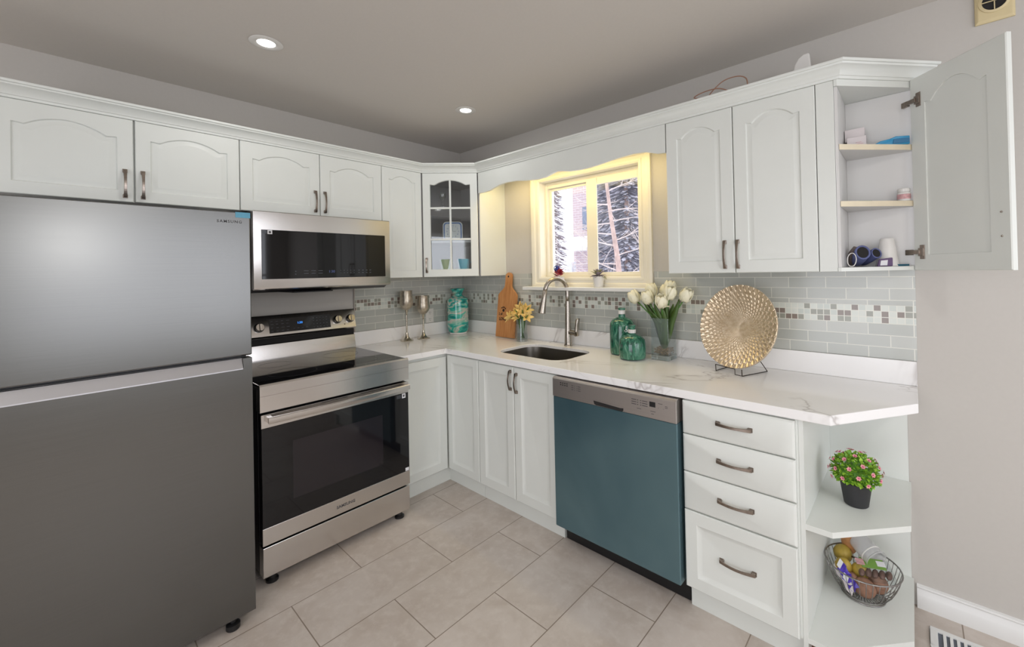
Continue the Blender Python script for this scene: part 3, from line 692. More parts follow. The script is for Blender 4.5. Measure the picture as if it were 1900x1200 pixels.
# open end shelves
es = thing('end_shelf_unit', 'white open end shelf unit with clipped corner shelves', 'shelf unit', (2.85, -0.2, 0))
MB().box(2.696, 2.711, -BF+0.006, -0.002, 0.0005, 0.878).build('side_panel', 'cab', es, bevel=0.001)
MB().box(2.7112, 2.985, -0.014, -0.002, 0.02, 0.878).build('back_panel', 'cab', es)
shp = [(2.7111, -0.0143), (2.7111, -0.612), (2.790, -0.612), (2.992, -0.400), (2.992, -0.0143)]
for z in (0.095, 0.492): MB().prism([(x, y, z) for x, y in shp], (0, 0, 0.020)).build('shelf', 'cab', es)
M['walnut'] = mat('dark_stained_wood', srgb(92, 56, 34), 0.5, nscale=18, namt=0.4)
MB().box(2.7115, 2.80, -0.56, -0.50, 0.0005, 0.094).build('plinth', 'walnut', es)
# ================================================================ fridge
FXF = 0.931
fg = thing('refrigerator', 'tall brushed steel top-freezer refrigerator at the left', 'refrigerator', (0.5, -2.17, 0))
FL, FR = -2.545, -1.803
MB().box(0.06, 0.865, FL+0.004, FR-0.004, 0.03, 1.686).build('body', mat('fridge_side_grey', srgb(96, 96, 98), 0.4, nscale=30), fg, bevel=0.004)
fz = MB().prism([(0.872, 0, 1.098), (FXF-0.012, 0, 1.098), (FXF, 0, 1.102), (FXF, 0, 1.688), (0.872, 0, 1.688)], (0, FR-FL, 0))
fz.v = [v+Vector((0, FL, 0)) for v in fz.v]
fzo = fz.build('freezer_door', 'steel_fridge', fg, bevel=0.003)
fd = MB()
for y0, y1, groove in ((FL, FR-0.030, True), (FR-0.030, FR, False)):
    if groove: pts = [(0.872, 0.05), (FXF, 0.05), (FXF, 1.044), (0.905, 1.046), (0.890, 1.062), (0.890, 1.088), (0.872, 1.088)]
    else: pts = [(0.872, 0.05), (FXF, 0.05), (FXF, 1.088), (0.872, 1.088)]
    fd.prism([(x, y0, z) for x, z in pts], (0, y1-y0, 0))
fdo = fd.build('fridge_door', 'steel_fridge', fg)
gv = MB().prism([(FXF+0.0003, FL, 1.044), (FXF+0.0003, FL, 1.048), (0.912, FL, 1.0875), (0.8905, FL, 1.0875), (0.8905, FL, 1.047)], (0, FR-0.031-FL, 0))
gv.build('door_grip', 'handle_groove', fdo)
M['tape'] = mat('blue_tape', srgb(92, 158, 184), 0.5, nscale=60, namt=0.05)
MB().box(FXF+0.0005, FXF+0.0012, -1.853, FR+0.0005, 1.666, 1.6885).build('tape', 'tape', fzo)
text_mesh('logo', 'SAMSUNG', 0.0155, (FXF+0.0006, -1.914, 1.643), (0, 1, 0), (0, 0, 1), 'ink', fzo, spacing=1.25, bold=0.0002)
for y in (FR-0.072, FL+0.07):
    MB().lathe([(0, 0), (0.021, 0), (0.024, 0.004), (0.024, 0.022), (0.018, 0.026), (0.010, 0.028), (0.010, 0.049), (0, 0.049)], (0.905, y, 0.0005), 20).build('foot', 'black', fg, smooth=True)
MB().box(0.80, 0.865, FL+0.01, FR-0.01, 0.012, 0.029).build('kick_plate', 'black', fg)
# ================================================================ range
SY0_, SY1_ = -1.733, -0.986; SXF = 0.757
rg = thing('range', 'freestanding stainless electric range with black glass oven door', 'stove', (0.4, -1.36, 0))
MB().box(0.05, 0.700, SY0_+0.004, SY1_-0.004, 0.045, 0.905).build('body', 'black', rg, bevel=0.003)
sd = MB()
for z in (0.25, 0.45, 0.65): MB().box(0.10, 0.60, SY0_+0.001, SY0_+0.004, z-0.02, z+0.02).build('side_rib', 'black', rg)
# cooktop
MB().box(0.085, 0.742, SY0_+0.002, SY1_-0.002, 0.906, 0.922).build('cooktop', 'blackglass', rg, bevel=0.002)
hobm = mat('hob_ring_printing', srgb(60, 60, 64), 0.15, nscale=30)
for cx_, cy_, r_ in ((0.55, -1.53, 0.11), (0.55, -1.17, 0.09), (0.27, -1.53, 0.08), (0.27, -1.17, 0.10)):
    MB().lathe([(r_, 0), (r_+0.002, 0), (r_+0.002, 0.0003), (r_, 0.0003)], (cx_, cy_, 0.9222), 48).build('burner_ring', hobm, rg)
ap = MB().prism([(0.700, SY0_, 0.800), (SXF, SY0_, 0.800), (SXF, SY0_, 0.872), (SXF-0.0015, SY0_, 0.8725), (SXF-0.0015, SY0_, 0.873), (SXF+0.0005, SY0_, 0.8735), (SXF+0.0005, SY0_, 0.918), (SXF-0.006, SY0_, 0.9255), (0.7425, SY0_, 0.9255), (0.7425, SY0_, 0.905), (0.700, SY0_, 0.905)], (0, SY1_-SY0_, 0))
ap.build('front_trim', 'steel', rg, smooth=True)
# door
od_ = MB().box(0.702, SXF-0.006, SY0_+0.006, SY1_-0.006, 0.192, 0.788).build('oven_door', 'black', rg, bevel=0.003)
MB().box(SXF-0.0065, SXF-0.001, SY0_+0.004, SY1_-0.004, 0.270, 0.726).build('door_glass', 'blackglass', od_, bevel=0.001)
wn_ = NT('dark_oven_window'); wn_.set(color=srgb(34, 30, 34), rough=0.06); M['ovenwin'] = wn_.m
MB().box(SXF-0.001, SXF-0.0006, -1.602, -1.150, 0.360, 0.636).build('oven_window', 'ovenwin', od_)
MB().box(SXF-0.006, SXF, SY0_+0.003, SY1_-0.003, 0.192, 0.2695).build('bottom_rail', 'steel', od_, bevel=0.001)
tr_ = MB().box(SXF-0.006, SXF, SY0_+0.003, SY1_-0.003, 0.7265, 0.788); tr_.build('top_rail', 'steel', od_, bevel=0.001)
for y0, y1 in ((-1.47, -1.34), (-1.27, -1.15)): MB().box(SXF, SXF+0.0006, y0, y1, 0.782, 0.785).build('vent_slot', 'dark', od_)
hh = MB(); loops = []; K = 20; y0, y1 = SY0_+0.025, SY1_-0.012
for i in range(K+1):
    a = i/K; y = y0+(y1-y0)*a; bow = 0.036+0.012*math.sin(PI*a)
    for_ = SXF+bow
    loops.append([Vector((for_-0.012, y, 0.752)), Vector((for_-0.002, y, 0.750)), Vector((for_, y, 0.754)), Vector((for_, y, 0.776)), Vector((for_-0.003, y, 0.780)), Vector((for_-0.013, y, 0.779))])
hh.loft(loops)
for y in (y0, y1-0.02): hh.box(SXF, SXF+0.030, y, y+0.02, 0.753, 0.777)
hh.build('oven_handle', 'steel', od_, smooth=True)
text_mesh('logo', 'SAMSUNG', 0.020, (SXF+0.0003, -1.405, 0.222), (0, 1, 0), (0, 0, 1), 'ink', od_, spacing=1.05, bold=0.0006)
st_ = MB().box(SXF-0.0009, SXF-0.0004, -1.030, -1.008, 0.698, 0.724).build('sticker', 'label', od_)
lg = MB()
for k in range(3): lg.box(SXF-0.0009, SXF-0.0005, -1.064, -1.036, 0.702+k*0.007, 0.705+k*0.007)
lg.build('sticker_print', 'inklight', od_)
MB().box(SXF-0.0003, SXF-0.0001, -1.024, -1.014, 0.705, 0.718).build('sticker_mark', 'ink', od_)
MB().box(SXF-0.0009, SXF+0.0003, -1.016, -0.994, 0.272, 0.290).build('small_label', 'label', od_)
# drawer, gap and feet
MB().box(0.700, SXF-0.003, SY0_+0.004, SY1_-0.004, 0.045, 0.181).build('storage_drawer', 'steel', rg, bevel=0.002)
MB().box(0.62, 0.700, SY0_+0.02, SY1_-0.02, 0.030, 0.044).build('base_skirt', 'black', rg)
for x in (0.715, 0.10):
    for y in (SY0_+0.05, SY1_-0.05):
        MB().lathe([(0, 0), (0.026, 0), (0.026, 0.010), (0.016, 0.018), (0.014, 0.044), (0, 0.044)], (x, y, 0.0005), 16).build('foot', 'black', rg, smooth=True)
# backguard
BY0, BY1 = SY0_+0.001, SY1_-0.002
bgp = MB().prism([(0.012, BY0, 0.9225), (0.085, BY0, 0.9225), (0.085, BY0, 0.930), (0.070, BY0, 1.010), (0.055, BY0, 1.014), (0.055, BY0, 1.050), (0.088, BY0, 1.058), (0.094, BY0, 1.066), (0.066, BY0, 1.178), (0.058, BY0, 1.186), (0.012, BY0, 1.186)], (0, BY1-BY0, 0))
bgo = bgp.build('backguard', 'steel', rg, smooth=True)
MB().box(0.0548, 0.0600, BY0+0.001, BY1-0.001, 1.0145, 1.0495).build('vent_slot', 'dark', bgo)
fu = Vector((0.066-0.094, 0, 1.178-1.066)).normalized(); fn = Vector((fu.z, 0, -fu.x)); fy_ = Vector((0, 1, 0))
def bgpt(y, s_, k=0): return Vector((0.094, 0, 1.066))+fu*s_+fn*k+Vector((0, y, 0))
MB().obox(bgpt(-1.505, 0.014), fy_*0.352, fu*0.086, fn*0.0012).build('touch_panel', 'blackglass', bgo)
text_mesh('clock_display', '1:30', 0.0185, bgpt(-1.352, 0.058, 0.0016), fy_, fu, 'digit', bgo, bold=0.0004)
pm = MB(); rr_ = random.Random(4)
for row, s_ in enumerate((0.025, 0.045, 0.066, 0.084)):
    for k in range(4):
        pm.obox(bgpt(-1.496+k*0.028, s_, 0.0013), fy_*rr_.uniform(0.010, 0.018), fu*0.0022, fn*0.0002)
    for k in range(5):
        pm.obox(bgpt(-1.258+k*0.020, s_, 0.0013), fy_*0.006, fu*0.003, fn*0.0002)
for k in range(4): pm.obox(bgpt(-1.375+k*0.024, 0.030, 0.0013), fy_*0.010, fu*0.0022, fn*0.0002)
pm.build('panel_printing', 'inklight', bgo)
for y, s_ in ((-1.520, 0.094), (-1.140, 0.094), (-1.078, 0.090), (-1.062, 0.024)): MB().obox(bgpt(y-0.003, s_-0.003, 0), fy_*0.006, fu*0.006, fn*0.0006).build('burner_mark', 'dark', bgo)
for y, s_ in ((-1.557, 0.054), (-1.108, 0.060), (-1.022, 0.060)):
    p = bgpt(y, s_, 0.0003)
    kb = MB().lathe([(0, 0), (0.027, 0), (0.027, 0.006), (0.0235, 0.009)], p, 28, fn).build('knob_base', 'black', bgo, smooth=True)
    kk = MB().lathe([(0, 0.006), (0.0235, 0.006), (0.0225, 0.026), (0.0205, 0.029), (0, 0.029)], p, 28, fn).build('knob', 'chrome', bgo, smooth=True)
    MB().obox(p+fn*0.029-fy_*0.0045-fu*0.020, fy_*0.009, fu*0.040, fn*0.007).build('knob_grip', 'chrome', kk, bevel=0.002)
# ================================================================ microwave
mv_ = thing('microwave', 'over-the-range stainless microwave with black glass door', 'microwave', (0.2, -1.28, 1.34))
MY0, MY1, MZ0, MZ1 = -1.664, -0.906, 1.347, 1.771
mb = MB(); mb.prism([(0.012, MY0, MZ0-0.012), (0.34, MY0, MZ0-0.012), (0.385, MY0, MZ0+0.010), (0.385, MY0, MZ1), (0.012, MY0, MZ1)], (0, MY1-MY0, 0)); mb.build('body', 'black', mv_, bevel=0.002)
mdr = MB(); loops = []
mdr.prism([(0.3855, MY0, MZ0+0.012), (0.400, MY0, MZ0+0.004), (0.418, MY0, MZ0+0.010), (0.420, MY0, MZ0+0.018), (0.420, MY0, MZ1-0.004), (0.416, MY0, MZ1), (0.3855, MY0, MZ1)], (0, MY1-MY0, 0))
mdo = mdr.build('door', 'steel', mv_, smooth=True)
MB().box(0.4203, 0.4222, MY0+0.036, MY1-0.034, 1.408, 1.672).build('door_glass', 'blackglass', mdo, bevel=0.0008)
text_mesh('clock_display', '1:30', 0.021, (0.4226, -1.293, 1.438), (0, 1, 0), (0, 0, 1), 'digit_pale', mdo)
mp = MB()
for z in (1.449, 1.434):
    for k in range(3): mp.box(0.4223, 0.4225, -1.425+k*0.038, -1.425+k*0.038+0.024, z, z+0.003)
    for k in range(5): mp.box(0.4223, 0.4225, -1.225+k*0.020, -1.225+k*0.020+0.004, z, z+0.004)
    for k in range(4): mp.box(0.4223, 0.4225, -1.118+k*0.024, -1.118+k*0.024+0.010, z, z+0.003)
for z in (1.446, 1.430): mp.box(0.4223, 0.4225, -1.470, -1.464, z, z+0.005)
mp.build('panel_printing', 'inklight', mdo)
MB().box(0.4223, 0.4227, -1.600, -1.578, 1.649, 1.670).build('sticker', 'label', mdo)
MB().box(0.4228, 0.4229, -1.594, -1.584, 1.654, 1.665).build('sticker_mark', 'ink', mdo)
mq = MB()
for k in range(3): mq.box(0.4223, 0.4225, -1.624, -1.603, 1.652+k*0.006, 1.655+k*0.006)
mq.build('sticker_print', 'inklight', mdo)
MB().box(0.4202, 0.4205, -0.945, -0.920, 1.401, 1.4025).build('badge_print', 'ink', mdo)
vn = MB(); vn.box(0.10, 0.36, MY0+0.20, MY0+0.42, MZ0-0.020, MZ0-0.0125); vn.build('lamp_cover', 'black', mv_, bevel=0.003)
# ================================================================ dishwasher
dw = thing('dishwasher', 'dishwasher with blue protective film on its door', 'dishwasher', (1.93, -0.35, 0))
DX0, DX1, DF = 1.5925, 2.264, -0.655
MB().box(1.595, 2.272, -0.560, -0.03, 0.03, 0.862).build('body', 'black', dw)
MB().box(1.60, 2.272, -0.575, -0.561, 0.005, 0.115).build('kick_plate', 'black', dw)
# blue film over steel
t = NT('blue_protective_film'); f = t.noise(t.mapping(t.coord(), (1.2, 1, 1.0)), 1.6, 3, 0.5, 0.4)
t.set(color=t.ramp(f, [(0.3, srgb(80, 110, 120)), (0.7, srgb(110, 138, 145))]), rough=0.22, metal=0.55)
f2 = t.noise(t.mapping(t.coord(), (6, 6, 1.2)), 2.2, 3); t.bump(f2, 0.12, 0.004); M['film'] = t.m
MB().box(DX0, DX1, DF, -0.562, 0.107, 0.774).build('door', 'film', dw, bevel=0.004)
cp = MB()
cp.prism([(DX0, DF-0.004, 0.7755), (DX0, DF-0.004, 0.866), (DX0, DF+0.004, 0.874), (DX0, -0.580, 0.8755), (DX0, -0.580, 0.7755)], (DX1-DX0, 0, 0))
cpo = cp.build('control_panel', 'steel_dw', dw, bevel=0.002)
# scooped grip as a flat patch, its shade put into the colour
gp = MB(); yy = DF-0.0046
gp.prism([(1.848, yy, 0.797), (1.853, yy, 0.782), (1.862, yy, 0.778), (2.006, yy, 0.776), (2.012, yy, 0.782), (2.012, yy, 0.792), (1.995, yy, 0.790), (1.87, yy, 0.796)], (0, 0.0005, 0)); gp.build('grip_shade', 'dark', cpo)
gl = MB(); gl.prism([(1.842, yy, 0.800), (1.870, yy, 0.797), (1.995, yy, 0.791), (2.016, yy, 0.794), (2.016, yy, 0.799), (1.86, yy, 0.803)], (0, -0.0008, 0)); gl.build('grip_lip', 'steel_dw', cpo)
pr_ = MB(); yy = DF-0.0044
for i in range(4):
    for z in (0.848, 0.838): pr_.box(1.644+i*0.0135, 1.6515+i*0.0135, yy, yy+0.0004, z, z+0.005)
pr_.build('vent_hole', 'dark', cpo)
pr2 = MB()
for z in (0.846, 0.836, 0.826):
    for x, l in ((1.716, 0.012), (1.734, 0.004), (1.748, 0.004), (1.756, 0.016)): pr2.box(x, x+l, yy, yy+0.0003, z, z+0.0028)
for z in (0.842, 0.832, 0.822):
    for x, l in ((2.054, 0.024), (2.082, 0.006), (2.097, 0.006), (2.107, 0.026)): pr2.box(x, x+l, yy, yy+0.0003, z, z+0.003)
for x, z, w_ in ((2.080, 0.806, 0.022), (2.146, 0.806, 0.024), (2.150, 0.795, 0.012), (2.183, 0.826, 0.002), (2.206, 0.826, 0.002), (2.183, 0.845, 0.020), (2.214, 0.838, 0.012), (2.214, 0.832, 0.012)): pr2.box(x, x+w_, yy, yy+0.0003, z, z+0.002)
pr2.build('panel_printing', 'ink', cpo)
MB().box(2.142, 2.170, yy-0.0002, yy+0.0003, 0.826, 0.848).build('display', 'black', cpo)
# ================================================================ ceiling lights, vents, outlet
def downlight(x, y, label, power, vis=True):
    t = thing('downlight', label, 'light', (x, y, HC), 'recessed ceiling downlights')
    MB().lathe([(0.058, 0.0), (0.066, -0.001), (0.066, -0.003), (0.052, -0.006), (0.044, -0.005), (0.036, -0.003), (0.036, 0.0)], (x, y, HC-0.0005), 36).build('trim_ring', 'white', t, smooth=True)
    MB().lathe([(0, -0.0035), (0.0355, -0.0035), (0.0355, -0.0005), (0, -0.0005)], (x, y, HC-0.0006), 32).build('diffuser', 'lamp', t)
    l = lamp('downlight_lamp', 'AREA', (x, y, HC-0.012), (x, y, 0), power, (1, 0.98, 0.95), 0.07); l.parent = None
downlight(0.833, -1.707, 'round recessed ceiling light above the range, nearer to the fridge', 5)
downlight(0.842, -0.593, 'round recessed ceiling light near the corner cabinet', 3)
for x, y in ((2.5, -3.6), (4.2, -2.0), (4.2, -3.6)): downlight(x, y, 'added unseen ceiling light behind the photographer', 20)  # unseen lights added to brighten the room
ef = thing('exhaust_cover', 'small yellowed square vent cover high on the right wall', 'vent', (3.27, -0.001, 2.33))
M['yellowed'] = mat('yellowed_plastic', srgb(214, 198, 156), 0.5, nscale=20, namt=0.03)
def sq(x0, x1, z0, z1, y): return [(x0, y, z0), (x1, y, z0), (x1, y, z1), (x0, y, z1)]
e_ = MB(); e_.loft([sq(3.216, 3.322, 2.328, 2.474, -0.0008), sq(3.216, 3.322, 2.328, 2.474, -0.008), sq(3.224, 3.314, 2.336, 2.466, -0.014)]); e_.build('cover_plate', 'yellowed', ef, bevel=0.002)
MB().lathe([(0.043, -0.001), (0.043, 0.003), (0.035, 0.006), (0.033, 0.0015), (0.033, -0.001)], (3.268, -0.0145, 2.402), 36, (0, -1, 0)).build('vent_ring', 'yellowed', ef, smooth=True)
MB().lathe([(0, 0), (0.033, 0), (0.033, 0.001), (0, 0.001)], (3.268, -0.0145, 2.402), 30, (0, -1, 0)).build('vent_opening', 'dark', ef)
c_ = MB(); c_.box(3.235, 3.301, -0.0185, -0.0165, 2.4005, 2.4035); c_.box(3.2665, 3.2695, -0.0185, -0.0165, 2.369, 2.435); c_.build('cross_bar', 'yellowed', ef)
fvn = thing('floor_register', 'white slotted floor heating register by the baseboard', 'vent', (3.17, -0.16, 0))
f_ = MB(); vx0, vx1, vy0, vy1 = 3.036, 3.345, -0.232, -0.108
rect = MB(); rect.box(vx0, vx1, vy0, vy0+0.020, 0.0005, 0.006); rect.box(vx0, vx1, vy1-0.020, vy1, 0.0005, 0.006); rect.box(vx0, vx0+0.022, vy0+0.020, vy1-0.020, 0.0005, 0.006); rect.box(vx1-0.022, vx1, vy0+0.020, vy1-0.020, 0.0005, 0.006)
rect.build('rim', 'trimw', fvn, bevel=0.0015)
for k in range(1, 14): f_.box(vx0+0.022+k*0.0189-0.0045, vx0+0.022+k*0.0189+0.0045, vy0+0.0205, vy1-0.0205, 0.0025, 0.0055)
f_.build('slat', 'trimw', fvn)
MB().box(vx0+0.022, vx1-0.022, vy0+0.0205, vy1-0.0205, 0.0004, 0.0015).build('duct_opening', mat('duct_shadow', srgb(90, 96, 106), 0.5, nscale=20), fvn)
ou = thing('power_outlet', 'white double power outlet on the tiles behind the candle holders', 'outlet', (0.008, -0.34, 1.07))
MB().box(0.0078, 0.0125, -0.380, -0.308, 1.017, 1.132).build('cover_plate', 'white', ou, bevel=0.002)
for z in (1.045, 1.098):
    s_ = MB().box(0.0126, 0.0136, -0.362, -0.326, z-0.017, z+0.017).build('socket', 'white', ou, bevel=0.001)
    q = MB()
    for dy in (-0.007, 0.007): q.box(0.0137, 0.0140, -0.344+dy-0.0012, -0.344+dy+0.0012, z-0.001, z+0.009)
    q.lathe([(0, 0), (0.0028, 0), (0.0028, 0.0003), (0, 0.0003)], (0.0137, -0.344, z-0.009), 10, (1, 0, 0)); q.build('slot', 'dark', s_)
# ================================================================ things on the counter
CZ = 0.9147
M['champagne'] = mat('champagne_mercury_glass', srgb(186, 176, 160), 0.3, 0.75, nscale=45, namt=0.22, bump=0.3)
M['pewter'] = mat('polished_champagne_metal', srgb(200, 192, 176), 0.16, 1.0, nscale=10, namt=0.03)
def candle(x, y, H, label):
    t = thing('candle_holder', label, 'candle holder', (x, y, CZ), 'goblet candle holders')
    MB().lathe([(0, 0), (0.048, 0), (0.049, 0.004), (0.040, 0.007), (0.026, 0.014), (0.015, 0.030), (0.010, 0.055), (0.009, 0.062), (0.0065, 0.064), (0.0065, H-0.185), (0.0085, H-0.183), (0.006, H-0.180), (0.011, H-0.150), (0.012, H-0.146), (0, H-0.146)], (x, y, CZ), 28).build('stem', 'pewter', t, smooth=True)
    MB().lathe([(0, H-0.145), (0.020, H-0.143), (0.030, H-0.134), (0.044, H-0.116), (0.050, H-0.092), (0.049, H-0.070), (0.0445, H-0.040), (0.044, H-0.004), (0.045, H), (0.043, H), (0.0425, H-0.004), (0.046, H-0.072), (0.046, H-0.092), (0.030, H-0.125), (0, H-0.130)], (x, y, CZ), 32).build('cup', 'champagne', t, smooth=True)
candle(0.100, -0.606, 0.378, 'taller champagne goblet candle holder on a thin stem beside the range')
candle(0.112, -0.470, 0.333, 'shorter champagne goblet candle holder in front of the outlet')
def swirl():
    t = NT('teal_marbled_glass'); c = t.coord()
    v = t.mapping(c, (2.6, 2.6, 7.5)); f = t.noise(v, 2.6, 3, 0.5, 1.0)
    col = t.ramp(f, [(0.28, srgb(20, 92, 92)), (0.40, srgb(18, 148, 138)), (0.46, srgb(60, 178, 160)), (0.52, srgb(150, 190, 172)), (0.58, srgb(206, 196, 186)), (0.64, srgb(60, 170, 158)), (0.75, srgb(24, 110, 108))])
    g2 = t.noise(t.mapping(c, (3.5, 3.5, 13.0), (3, 1, 2)), 2.2, 3, 0.5, 1.0)
    col = t.mix(t.ramp(g2, [(0.66, (0,0,0,1)), (0.69, (1,1,1,1))]), col, srgb(92, 36, 34))
    t.set(color=col, rough=0.08, coat=0.4); return t.m
M['swirl'] = swirl()
vt = thing('marbled_vase', 'teal and brown marbled jug-shaped vase standing in the corner', 'vase', (0.130, -0.150, CZ))
H = 0.375
MB().lathe([(0.0, 0.004), (0.066, 0.004), (0.072, 0.014), (0.080, 0.022), (0.086, 0.050), (0.087, 0.10), (0.086, 0.18), (0.088, 0.27), (0.084, 0.285), (0.078, 0.296), (0.056, 0.305), (0.040, 0.318), (0.038, 0.333), (0.048, 0.355), (0.060, 0.372), (0.058, 0.375), (0.045, 0.356), (0.034, 0.333), (0.036, 0.316), (0.0, 0.30)], (0.130, -0.150, CZ), 40).build('body', 'swirl', vt, smooth=True)
MB().lathe([(0, 0), (0.067, 0), (0.071, 0.004), (0.0715, 0.0135), (0.0655, 0.0035), (0, 0.0035)], (0.130, -0.150, CZ), 36).build('base_ring', 'white', vt, smooth=True)
# cutting board leaning on the tiles
def bamboo():
    t = NT('bamboo_board'); c = t.coord(); f = t.noise(t.mapping(c, (34, 34, 1.6)), 1.5, 4, 0.6); g2 = t.noise(t.mapping(c, (90, 90, 3)), 2.0, 2)
    col = t.ramp(f, [(0.3, srgb(178, 118, 68)), (0.5, srgb(196, 138, 84)), (0.7, srgb(208, 152, 98))])
    col = t.mix(t.math('MULTIPLY', g2, 0.3), col, srgb(160, 100, 56)); t.set(color=col, rough=0.45); return t.m
M['bamboo'] = bamboo()
bx0, bx1 = 0.540, 0.742; bc = (bx0+bx1)/2; hw = (bx1-bx0)/2
cbd = thing('cutting_board', 'bamboo cutting board with a handle leaning upright against the tiles', 'cutting board', (bc, -0.07, CZ))
lean = Vector((0, 0.062, 0.50)).normalized(); bn = Vector((0, -lean.z, lean.y)); bo = Vector((bc, -0.0885, CZ+0.0025))
prof_ = [(hw, 0), (hw, 0.315)]
for i in range(9): a = i/8; prof_.append((hw-(hw-0.034)*(0.5-0.5*math.cos(PI*a)), 0.315+0.085*a))
prof_ += [(0.033, 0.45)]
for i in range(9): a = PI/2*i/8; prof_.append((0.034*math.cos(a), 0.466+0.034*math.sin(a)))
full = prof_+[(-a, b) for a, b in prof_[::-1][1:]]
P3 = lambda a, b, k: bo+Vector((1, 0, 0))*a+lean*b+bn*k
rows = []
for a, b in prof_:
    if not rows or abs(rows[-1][1]-b) > 1e-5: rows.append((max(a, 0.0015), b))
loops = []
for a, b in rows: loops.append([P3(-a, b, 0), P3(a, b, 0), P3(a, b, 0.016), P3(-a, b, 0.016)])
MB().loft(loops).build('board', 'bamboo', cbd, bevel=0.002)
MB().lathe([(0, 0), (0.0075, 0), (0.0075, 0.0004), (0, 0.0004)], P3(0, 0.468, 0.0162), 16, bn).build('painted_hole', 'dark', cbd)  # flat dark disc, the hole's shade put into colour instead of cut
text_mesh('lettering', 'LOVE', 0.032, bo+Vector((-0.072, 0, 0))+lean*0.128+bn*0.0164, (1, 0, 0), lean, 'inkblack', cbd, bold=0.0012, spacing=0.95)
text_mesh('lettering', '2 all', 0.026, bo+Vector((-0.080, 0, 0))+lean*0.168+bn*0.0164, (1, 0, 0.05), lean, 'inkblack', cbd, bold=0.0006)
pw = MB()
for (cx_, cz_, r_) in ((-0.030, 0.205, 0.012), (-0.049, 0.223, 0.006), (-0.036, 0.229, 0.006), (-0.022, 0.228, 0.006), (-0.010, 0.219, 0.006)):
    p = bo+Vector((cx_, 0, 0))+lean*cz_+bn*0.0162; pw.lathe([(0, 0), (r_, 0), (r_, 0.0006), (0, 0.0006)], p, 14, bn)
pw.build('printed_mark', 'inkblack', cbd)
# flowers
def petal(mb, base, tip, wdt, curl, up, mi=0, K=6, cup=0.3, th=0.0):
    base = Vector(base); tip = Vector(tip); ax = tip-base; L = ax.length; t = ax.normalized(); up = Vector(up); up = (up-t*up.dot(t)).normalized(); s_ = t.cross(up)
    vs_ = []
    for i in range(K+1):
        a = i/K; wd = wdt*math.sin(PI*min(0.97, 0.10+a*0.87))**0.8*(1 if a < 1 else 0.1)
        c = base+ax*a+up*(curl*L*(a**2))
        for j in (-1, -0.5, 0, 0.5, 1): vs_.append(c+s_*(wd*j)+up*(cup*wd*j*j))
    fs = [(i*5+j, i*5+j+1, (i+1)*5+j+1, (i+1)*5+j) for i in range(K) for j in range(4)]
    mb.add(vs_, fs, mi)
M['lily'] = mat('yellow_peach_petal', srgb(236, 204, 128), 0.55, nscale=30, namt=0.12)
M['stemg'] = mat('green_stem', srgb(74, 120, 52), 0.5, nscale=30, namt=0.15)
M['tulipw'] = mat('creamy_white_petal', srgb(238, 234, 208), 0.5, nscale=25, namt=0.04)
M['leafd'] = mat('deep_green_leaf', srgb(70, 96, 42), 0.42, nscale=18, namt=0.2)
def onray_fix(): pass
lx, ly = 0.856, -0.128
lv_ = thing('lily_vase', 'small clear glass vase of yellow lilies in front of the cutting board', 'vase', (lx, ly, CZ))
MB().lathe([(0, 0), (0.040, 0), (0.043, 0.004), (0.043, 0.03), (0.039, 0.08), (0.043, 0.165), (0.0415, 0.165), (0.0375, 0.08), (0.040, 0.03), (0.039, 0.012), (0, 0.012)], (lx, ly, CZ), 30).build('vase_glass', 'vaseglass', lv_, smooth=True)
rl = random.Random(11)
heads = [(-0.150, -0.02, 0.175), (-0.085, -0.03, 0.205), (-0.030, -0.035, 0.222), (0.035, -0.02, 0.225), (0.090, -0.02, 0.190), (0.010, 0.03, 0.262), (-0.065, 0.02, 0.250), (0.065, 0.015, 0.240), (-0.010, -0.05, 0.190)]
flz = MB(); stz = MB(); stamen = MB()
for i, (dx, dy, dz) in enumerate(heads):
    h = Vector((lx+dx*0.85, ly+dy, CZ+dz)); a0 = rl.uniform(0, 6); foot = Vector((lx-dx*0.12, ly-dy*0.3, CZ+0.02))
    mid = Vector((lx+dx*0.15, ly+dy*0.2, CZ+0.15))
    pts = [foot.lerp(mid, q/4) for q in range(4)]+[mid.lerp(h, q/4) for q in range(5)]
    stz.tube(pts, 0.0028, 6)
    ax = (Vector((dx*1.5, dy*1.6-0.035, 0.075))).normalized(); e1 = ax.cross(Vector((0.1, 1, 0.2))).normalized(); e2 = ax.cross(e1)
    for k in range(6):
        a = a0+k*PI/3; rad = e1*math.cos(a)+e2*math.sin(a)
        petal(flz, h-ax*0.035+rad*0.004, h+ax*0.012+rad*0.036, 0.0135, -0.35, ax, K=6, cup=0.25)
    for k in range(3):
        a = a0+k*2.1; rad = e1*math.cos(a)+e2*math.sin(a); stamen.tube([h-ax*0.03, h+ax*0.012+rad*0.006], 0.0012, 5)
flz.build('blossom', 'lily', lv_, smooth='all', solid=0.0008); stz.build('stem', 'stemg', lv_, smooth='all'); stamen.build('stamen', 'stemg', lv_)
lf = MB()
for k in range(8):
    a = k*0.8; b0 = Vector((lx, ly, CZ+0.03)); petal(lf, b0, b0+Vector((0.032*math.cos(a), 0.026*math.sin(a), 0.15+0.02*(k % 3))), 0.009, 0.05, (math.cos(a), math.sin(a), 0.1))
lf.build('leaf', 'stemg', lv_, smooth='all', solid=0.0008)
MB().lathe([(0, 0.0125), (0.0385, 0.0125), (0.0365, 0.06), (0, 0.06)], (lx, ly, CZ), 24).build('water', 'plasticclear', lv_, smooth=True)
